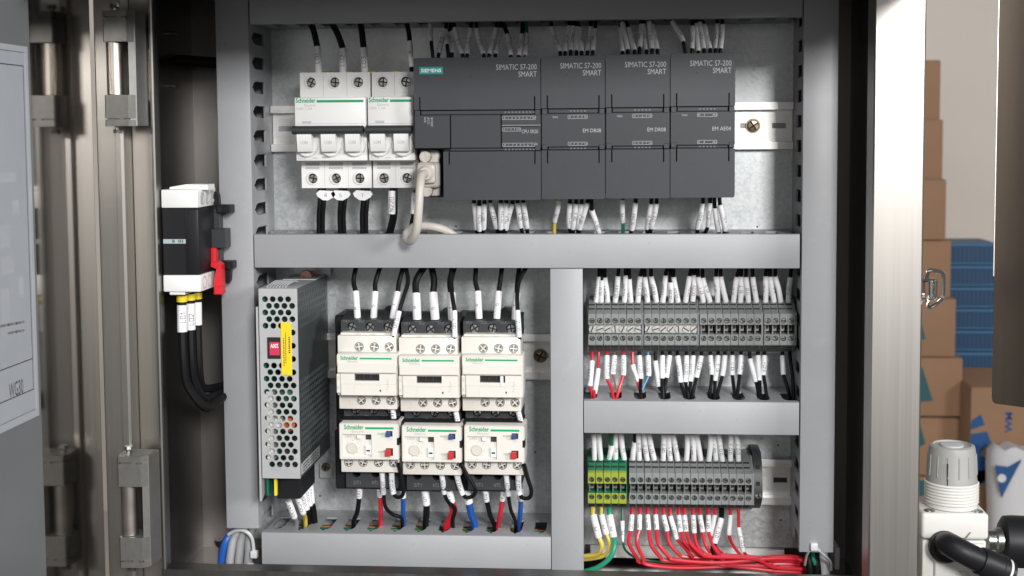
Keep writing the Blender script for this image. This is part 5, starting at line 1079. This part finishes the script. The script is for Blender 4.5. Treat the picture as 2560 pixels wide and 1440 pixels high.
# ================================================================== cable bundles at the lower corners
for i, (px, px2, m_, nm) in enumerate(((556, 590, wblue_m, 'blue cable, leftmost of the bundle under the left duct'), (577, 600, gcable_m, 'light grey cable beside the blue one under the left duct'), (599, 612, gcable_m, 'light grey cable in the middle of the bundle under the left duct'), (622, 626, gcable_m, 'light grey cable at the right of the bundle under the left duct'))):
    b = MB(); b.tube(smooth([P(px2+18, 1305, 30), P(px2+5, 1322, 36), P((px*.6+px2*.4), 1345, 44), P(px, 1385, 46), P(px-4, 1430, 44), P(px-4, 1470, 40)], 6), 3.25 if i else 3.0, 12)
    tag(b.build('grey_cable' if i else 'blue_cable', m_), nm, 'cable', 'cables under the left duct')
def tie(pts, head, label, wd=1.3):
    t = thing('cable_tie', head, label, 'cable tie', 'white nylon cable ties'); b = MB(); b.tube(smooth(pts, 6), wd, 6); b.build('strap', tie_m, t)
    b = MB(); b.rbox(head[0]-2.6, head[0]+2.6, head[1]-2, head[1]+2.4, head[2]-2.8, head[2]+2.8, .8, 2); b.build('tie_head', tie_m, t)
tie([P(571, 1336, 50), P(590, 1326, 54), P(612, 1327, 56), P(630, 1345, 56), P(635, 1380, 55)], P(636, 1385, 55), 'upper white cable tie arching over the bundle under the left duct')
tie([P(552, 1428, 50), P(575, 1419, 54), P(600, 1416, 56), P(622, 1417, 56)], P(626, 1417, 57), 'lower white cable tie across the bundle under the left duct')
for i, (px, m_, r_, nm) in enumerate(((2022, wblack_m, 3.2, 'thick black cable under the right duct'), (2034, wgreen_m, 1.5, 'green wire between the cables under the right duct'), (2040, wblack_m, 3.2, 'black cable behind the green wire under the right duct'), (2060, sleeve_m, 3.6, 'off-white cable under the right duct'))):
    b = MB(); b.tube(smooth([P(px-2, 1368, 32), P(px-1, 1395, 38+3*(i == 1)), P(px+3+5*(i == 1), 1425, 40), P(px+4+6*(i == 1), 1470, 38)], 6), r_, 12)
    tag(b.build('black_cable' if m_ is wblack_m else 'green_wire' if i == 1 else 'white_cable', m_), nm, 'cable', 'cables under the right duct')
tie([P(2012, 1412, 44), P(2018, 1386, 58), P(2034, 1368, 66), P(2058, 1385, 62), P(2076, 1405, 52), P(2078, 1425, 46)], P(2035, 1366, 66), 'white cable tie around the cables under the right duct', 1.0)
b = MB(); x0, z1 = A(2087, 1370, 30); x1, z0 = A(2099, 1425, 30); b.rbox(x0, x1, 10, 30, z0, z1, .5); tag(b.build('duct_end_tab', duct_m), 'loose grey plastic tab at the bottom of the right duct', 'tab')

# ================================================================== latch, regulator, neighbouring cover
t = thing('toggle_latch', P(2325, 725, LF), 'chrome wire toggle latch on the edge of the right frame', 'latch')
dl = LF-6
b = MB(); pts = [P(2318, 700, dl+4), P(2319, 682, dl+6), P(2327, 676, dl+7), P(2350, 680, dl+8), P(2359, 688, dl+8), P(2359, 735, dl+8), P(2355, 748, dl+8), P(2336, 764, dl+7), P(2324, 768, dl+6), P(2318, 758, dl+4), P(2319, 740, dl+3)]
b.tube(smooth(pts, 5), 1.35, 10); b.build('wire_bail', chrome_m, t)
b = MB(); x0, z1 = A(2304, 696, dl); x1, z0 = A(2341, 751, dl)
for a, c in ((z1-2.2, z1), (z0, z0+2.2)): b.rbox(x0-2, x1, dl-5, dl+2, a, c, .6)
b.rbox(x0-2, x0+3, dl-5, dl-2, z0, z1, .5); b.rbox(x1-2, x1, dl-4, dl+3, z0+1, z1-1, .5); b.build('latch_bracket', chrome_m, t)
b = MB(); q0, q1 = P(2329, 703, dl+1), P(2329, 746, dl+1); b.cyl(q0, q1, 1.7, 10)
for k in range(9): c = q0.lerp(q1, (k+.5)/9); b.lathe(c-Vector((0, 0, .5)), (0, 0, 1), [(2.1, 0), (2.1, .9)], 10)
b.build('spring', zinc_m, t)

DR = 70.; sr_ = (CD-DR)/F*1.0
cxr = xf(2378, DR, 1250); t = thing('pressure_regulator', (cxr, DR, zf(1440, DR, 2380)), 'white air pressure regulator with a grey ribbed knob at the lower right', 'regulator')
zk = lambda py: zf(py, DR, 2380)
cc = (cxr, DR, 0)
b = MB(); b.lathe((cxr, DR, 0), (0, 0, 1), [(17.4, zk(1206)), (17.2, zk(1190)), (16.9, zk(1186)), (16.2, zk(1128)), (15.4, zk(1113)), (13.2, zk(1110)), (12.6, zk(1114))], 48)
p = sub(b.build('adjusting_knob', regg_m, t))
b = MB()
for k in range(14):
    a = 2*math.pi*(k+.35)/14; q = Vector((cxr+16.6*math.cos(a), DR+16.6*math.sin(a), 0)); b.tube([(cxr+17.1*math.cos(a), DR+17.1*math.sin(a), zk(1184)), (cxr+16.35*math.cos(a), DR+16.35*math.sin(a), zk(1132))], .45, 6)
b.build('knob_rib', regg_m, p)
b = MB(); a = rad(113); b.box(cxr+17.0*math.cos(a)-.35, cxr+17.0*math.cos(a)+.35, DR+17.2*math.sin(a)-.6, DR+17.2*math.sin(a)+.35, zk(1205), zk(1146)); b.build('pointer_slot', void_m, p)
b = MB(); b.lathe((cxr, DR, 0), (0, 0, 1), [(8, zk(1114)), (8, zk(1110.5)), (7, zk(1110))], 20); b.build('knob_cap', cgrey_m, p)
b = MB(); pr = []; n_ = 7
for k in range(n_):
    za = zk(1252-k*7.5); pr += [(17.6, za), (18.6, za+.7), (18.6, za+1.3), (17.6, za+2.0)]
b.lathe((cxr, DR, 0), (0, 0, 1), [(17.6, zk(1262))]+pr+[(17.8, zk(1202)), (17.0, zk(1201))], 48); b.build('threaded_neck', regw_m, t)
xa, xb = xf(2303, DR+18, 1300), xf(2471, DR+18, 1300)
b = MB(); b.rbox(xa, xb, DR-22, DR+20, zk(1328), zk(1264), 2.4, 3); b.build('bonnet', regw_m, t)
b = MB(); b.rbox(xa+1, xb-1, DR-20, DR+18, zk(1480), zk(1332), 1.5, 2); b.rbox(xa+9, xb-2, DR-20, DR+21.5, zk(1480), zk(1336), 2, 2); b.rbox(xa+24, xb-14, DR+15, DR+22.6, zk(1480), zk(1402), .8); b.build('valve_body', regw_m, t)
b = MB(); za = zk(1326); b.prism([(xa+12, za+5), (xa+13.2, za+5), (xa+16.5, za+.9), (xb-16.5, za+.9), (xb-13.2, za+5), (xb-12, za+5), (xb-15.8, za-.2), (xa+15.8, za-.2)], 'd', DR+15, DR+20.3); b.box(xa+16, xb-16, DR+20.25, DR+20.45, za-.2, za+.5); b.build('bonnet_seam', ring_m, t)
for q in (xa+6.5, xb-6.5):
    b = MB(); b.lathe((q, DR+14, zk(1272)), (0, 0, 1), [(3.9, 0), (3.9, 2.4), (3.3, 3.2)], 16); b.build('bonnet_screw', zinc_m, t)
b = MB(); b.tube(smooth([P(2362, 1362, DR+18), P(2370, 1360, DR+32), P(2392, 1372, DR+42), P(2430, 1392, DR+44), P(2470, 1412, DR+42)], 6), 8.2, 18)
b.lathe(P(2360, 1365, DR+20), (0, 1, 0), [(11, 0), (11, 5), (9.5, 7)], 24); b.build('elbow_fitting', black_m, t)
b = MB(); q0 = P(2455, 1404, DR+43); q1 = P(2520, 1432, DR+40); ax = (q1-q0).normalized(); b.lathe(q0, ax, [(9.4, -2), (9.8, 0), (9.8, 12), (10.2, 12.5), (10.2, 16), (8.4, 17), (8.4, 22)], 24); b.build('push_fitting', black_m, t)
b = MB(); q2 = q0+ax*17.2; b.lathe(q2, ax, [(9.2, 0), (9.2, 1.6)], 24); b.build('release_ring', regw_m, t)
b = MB(); q0 = P(2500, 1352, DR-20); b.lathe(q0, (1, .05, -.02), [(14, 0), (18, 2.5), (18.6, 8), (18.6, 80)], 28); b.build('side_hose', black_m, t)
b = MB(); q0 = P(2468, 1350, DR-14); b.lathe(q0, (1, 0, 0), [(7, 0), (7, 5), (9, 6), (9, 10)], 24); b.build('hose_nipple', zinc_m, t)

t = thing('machine_cover', P(2540, 700, 200), 'brushed stainless machine cover entering at the right edge of the view', 'cover')
x0, z0 = A(2479, 1008, 60); x1 = x0+26
b = MB(); pz = [(0, z0+4), (.6, z0+1.4), (2.4, z0), (62, z0), (62, 330), (0, 330)]; n_ = len(pz); ux, ud = .8, .6
fr = [(x0+ux*u, 60+ud*u, z) for u, z in pz]; bk = [(x+4*ud, d-4*ux, z) for x, d, z in fr]
b.add(fr+bk, [list(range(n_)), list(range(2*n_-1, n_-1, -1))]+[(i, (i+1) % n_, n_+(i+1) % n_, n_+i) for i in range(n_)])
b.build('cover_face', mat('dark_brushed_steel', (.165, .14, .118), .38, 1, noise='n', var=.05, scale=16, stretch=(10, 10, .4), rvar=.03), t)
b = MB(); b.box(x0-.5, x0-.05, 59, 60.4, zf(690, 60, 2480), 330); b.build('bright_edge', rail_m, t)

# ================================================================== store room behind: wall, cartons, crates, sack
BW = -2700.
b = MB(); b.box(-1500, xf(2720, BW, 600)+1500, BW-20, BW, zf(1530, -2000, 2400)-20, zf(-260, BW, 2400)+900); tag(b.build('wall', wall_m), None, kind='structure')
FZ = zf(1530, -2000, 2400)
b = MB(); b.box(-1500, xf(2720, BW, 600)+1500, BW, -1300, FZ-20, FZ); tag(b.build('floor', wall_m), None, kind='structure')
DB = -2000.
def carton(x0p, x1p, y0p, y1p, d, label, depth=230, tape=None, grp='brown cartons stacked behind the cabinet'):
    xa, z1 = A(x0p, y0p, d); xb, z0 = A(x1p, y1p, d); t = thing('carton', ((xa+xb)/2, d, z0), label, 'carton', grp)
    b = MB(); b.rbox(xa, xb, d-depth, d, z0, z1-1.2, 2.5, 2); b.build('carton_body', card_m, t)
    b = MB(); b.box(xa+3, xb-3, d-depth+3, d-depth/2-.8, z1-1.1, z1-.1); b.box(xa+3, xb-3, d-depth/2+.8, d-3, z1-1.1, z1-.1); b.build('top_flap', card_m, t)
    if tape:
        for q in tape:
            m_ = q[0]; b = MB(); b.prism([A(px, py, d) for px, py in q[1:]], 'd', d+.1, d+.8); b.build('printed_tape', m_, t)
    return t
ys = [152, 300, 449, 600, 746, 893, 1042, 1190, 1340, 1480]
xr_ = [2350, 2356, 2364, 2376, 2388, 2405, 2404, 2400, 2402]
tp = {4: [tape_m, (2240, 1050), (2240, 770), (2300, 815), (2314, 848)], 5: [tape_m, (2240, 1040), (2240, 860), (2305, 925), (2332, 1002)], 7: [tape_m, (2230, 1300), (2230, 1050), (2312, 1200), (2318, 1215)], 6: [tape_m, (2240, 1150), (2240, 1060), (2310, 1085), (2312, 1110)]}
tp[4] = [tape_m, (2225, 860), (2225, 780), (2303, 806), (2314, 848)]; tp[5] = [tape_m, (2225, 1010), (2225, 930), (2306, 918), (2332, 1002)]; tp[6] = [tape_m, (2225, 1150), (2225, 1080), (2300, 1058), (2313, 1110)]; tp[7] = [tape_m, (2225, 1240), (2225, 1200), (2312, 1200), (2318, 1240)]
for i in range(9):
    carton(2120, xr_[i], ys[i], ys[i+1]-.5, DB+(i % 3)*6, f'plain brown carton in the tall stack, {ORD[i]} from the top' if i < 8 else 'lowest visible brown carton of the tall stack', tape=[tp[i]] if i in tp else None)
# blue crates behind
def crate(i, y0p, y1p, d):
    xa, z1 = A(2372+i*1.2, y0p, d); xb, z0 = A(2492, y1p, d); t = thing('plastic_crate', ((xa+xb)/2, d, z0), f'dark blue ribbed plastic crate, {ORD[i]} from the top of the stack', 'crate', 'blue plastic crates')
    b = MB(); b.rbox(xa+2, xb-2, d-150, d-3, z0, z1-2, 1.5); b.build('crate_body', crate_m, t)
    b = MB(); h = z1-z0; b.rbox(xa, xb, d-152, d, z1-h*.16, z1, 1.5); b.rbox(xa+1, xb-1, d-150, d-.6, z0+h*.02, z0+h*.12, 1.2); b.build('crate_rim', cratel_m, t)
    for k in range(11):
        q = xa+(xb-xa)*(k+.5)/11; b = MB(); b.rbox(q-3.3, q+3.3, d-8, d-1.6, z0+h*.12, z1-h*.17, .5); b.build('crate_rib', crate_m, t)
cy = [608, 664, 718, 772, 826, 880, 942]
for i in range(6): crate(i, cy[i], cy[i+1]-1, -2300)
carton(2385, 2540, 946, 1500, -2320, 'dark shaded brown carton under the blue crates', 200)
# printed carton at the right
t = carton(2428, 2590, 968, 1500, -1900, 'brown carton with bold blue print behind the regulator', 250, [[tapeb_m, (2430, 1050), (2452, 1036), (2462, 1062), (2425, 1075)], [tapeb_m, (2425, 1085), (2468, 1079), (2476, 1103), (2448, 1138), (2487, 1152), (2489, 1182), (2440, 1215), (2425, 1180)], [tapeb_m, (2424, 1195), (2440, 1178), (2488, 1170), (2490, 1192), (2430, 1220)]])
b = MB(); (xa, z1), (xb, z0) = A(2513, 1030, -1900), A(2530, 1082, -1900); text(b, 'WM', xa, xb, z0, z1, -1898.6, rot=True); b.build('lettering', tapeb_m, t)
# white sack with a blue triangle
ds = -1780.; t = thing('white_sack', P(2540, 1440, ds), 'white woven sack printed with a blue triangle at the lower right', 'sack')
b = MB(); xa = xf(2488, ds, 1200); rows = []
prof = [(1128, 2500), (1140, 2490), (1175, 2487), (1230, 2488), (1300, 2490), (1400, 2488), (1500, 2486), (1560, 2486)]
sp_ = []
for py, px in prof:
    q0 = xf(px, ds, py); z_ = zf(py, ds, 2500); w_ = 120; sp_.append([(q0+w_*(.5-.5*math.cos(math.pi*k/16)), ds-70+58*math.sin(math.pi*k/16)**.6+random.uniform(-2.6, 2.6), z_+random.uniform(-2, 2)+(4*math.sin(k*1.3) if py < 1135 else 0)) for k in range(17)])
vs = [p for r in sp_ for p in r]; b.add(vs, [(i*17+k, i*17+k+1, (i+1)*17+k+1, (i+1)*17+k) for i in range(len(sp_)-1) for k in range(16)])
vb = [(x, ds-72, z) for x, d, z in vs]; o_ = len(b.v); b.add(vb, [(i*17+k, (i+1)*17+k, (i+1)*17+k+1, i*17+k+1) for i in range(len(sp_)-1) for k in range(16)])
b.add(sp_[0]+[(x, ds-72, z) for x, d, z in sp_[0]], [(k, k+1, 18+k, 17+k) for k in range(16)])
b.build('sack_cloth', sack_m, t, sharp=80)
b = MB(); b.prism([A(2491, 1166, ds), A(2525, 1170, ds), A(2556, 1152, ds), A(2530, 1200, ds), A(2506, 1246, ds)], 'd', ds-11, ds-5); b.build('blue_triangle', tapeb_m, t)
b = MB(); q = P(2506, 1197, ds); b.lathe((q.x, ds-6, q.z), (0, 1, 0), [(9, 0), (9, 2)], 20); b.build('white_dot', sack_m, t)
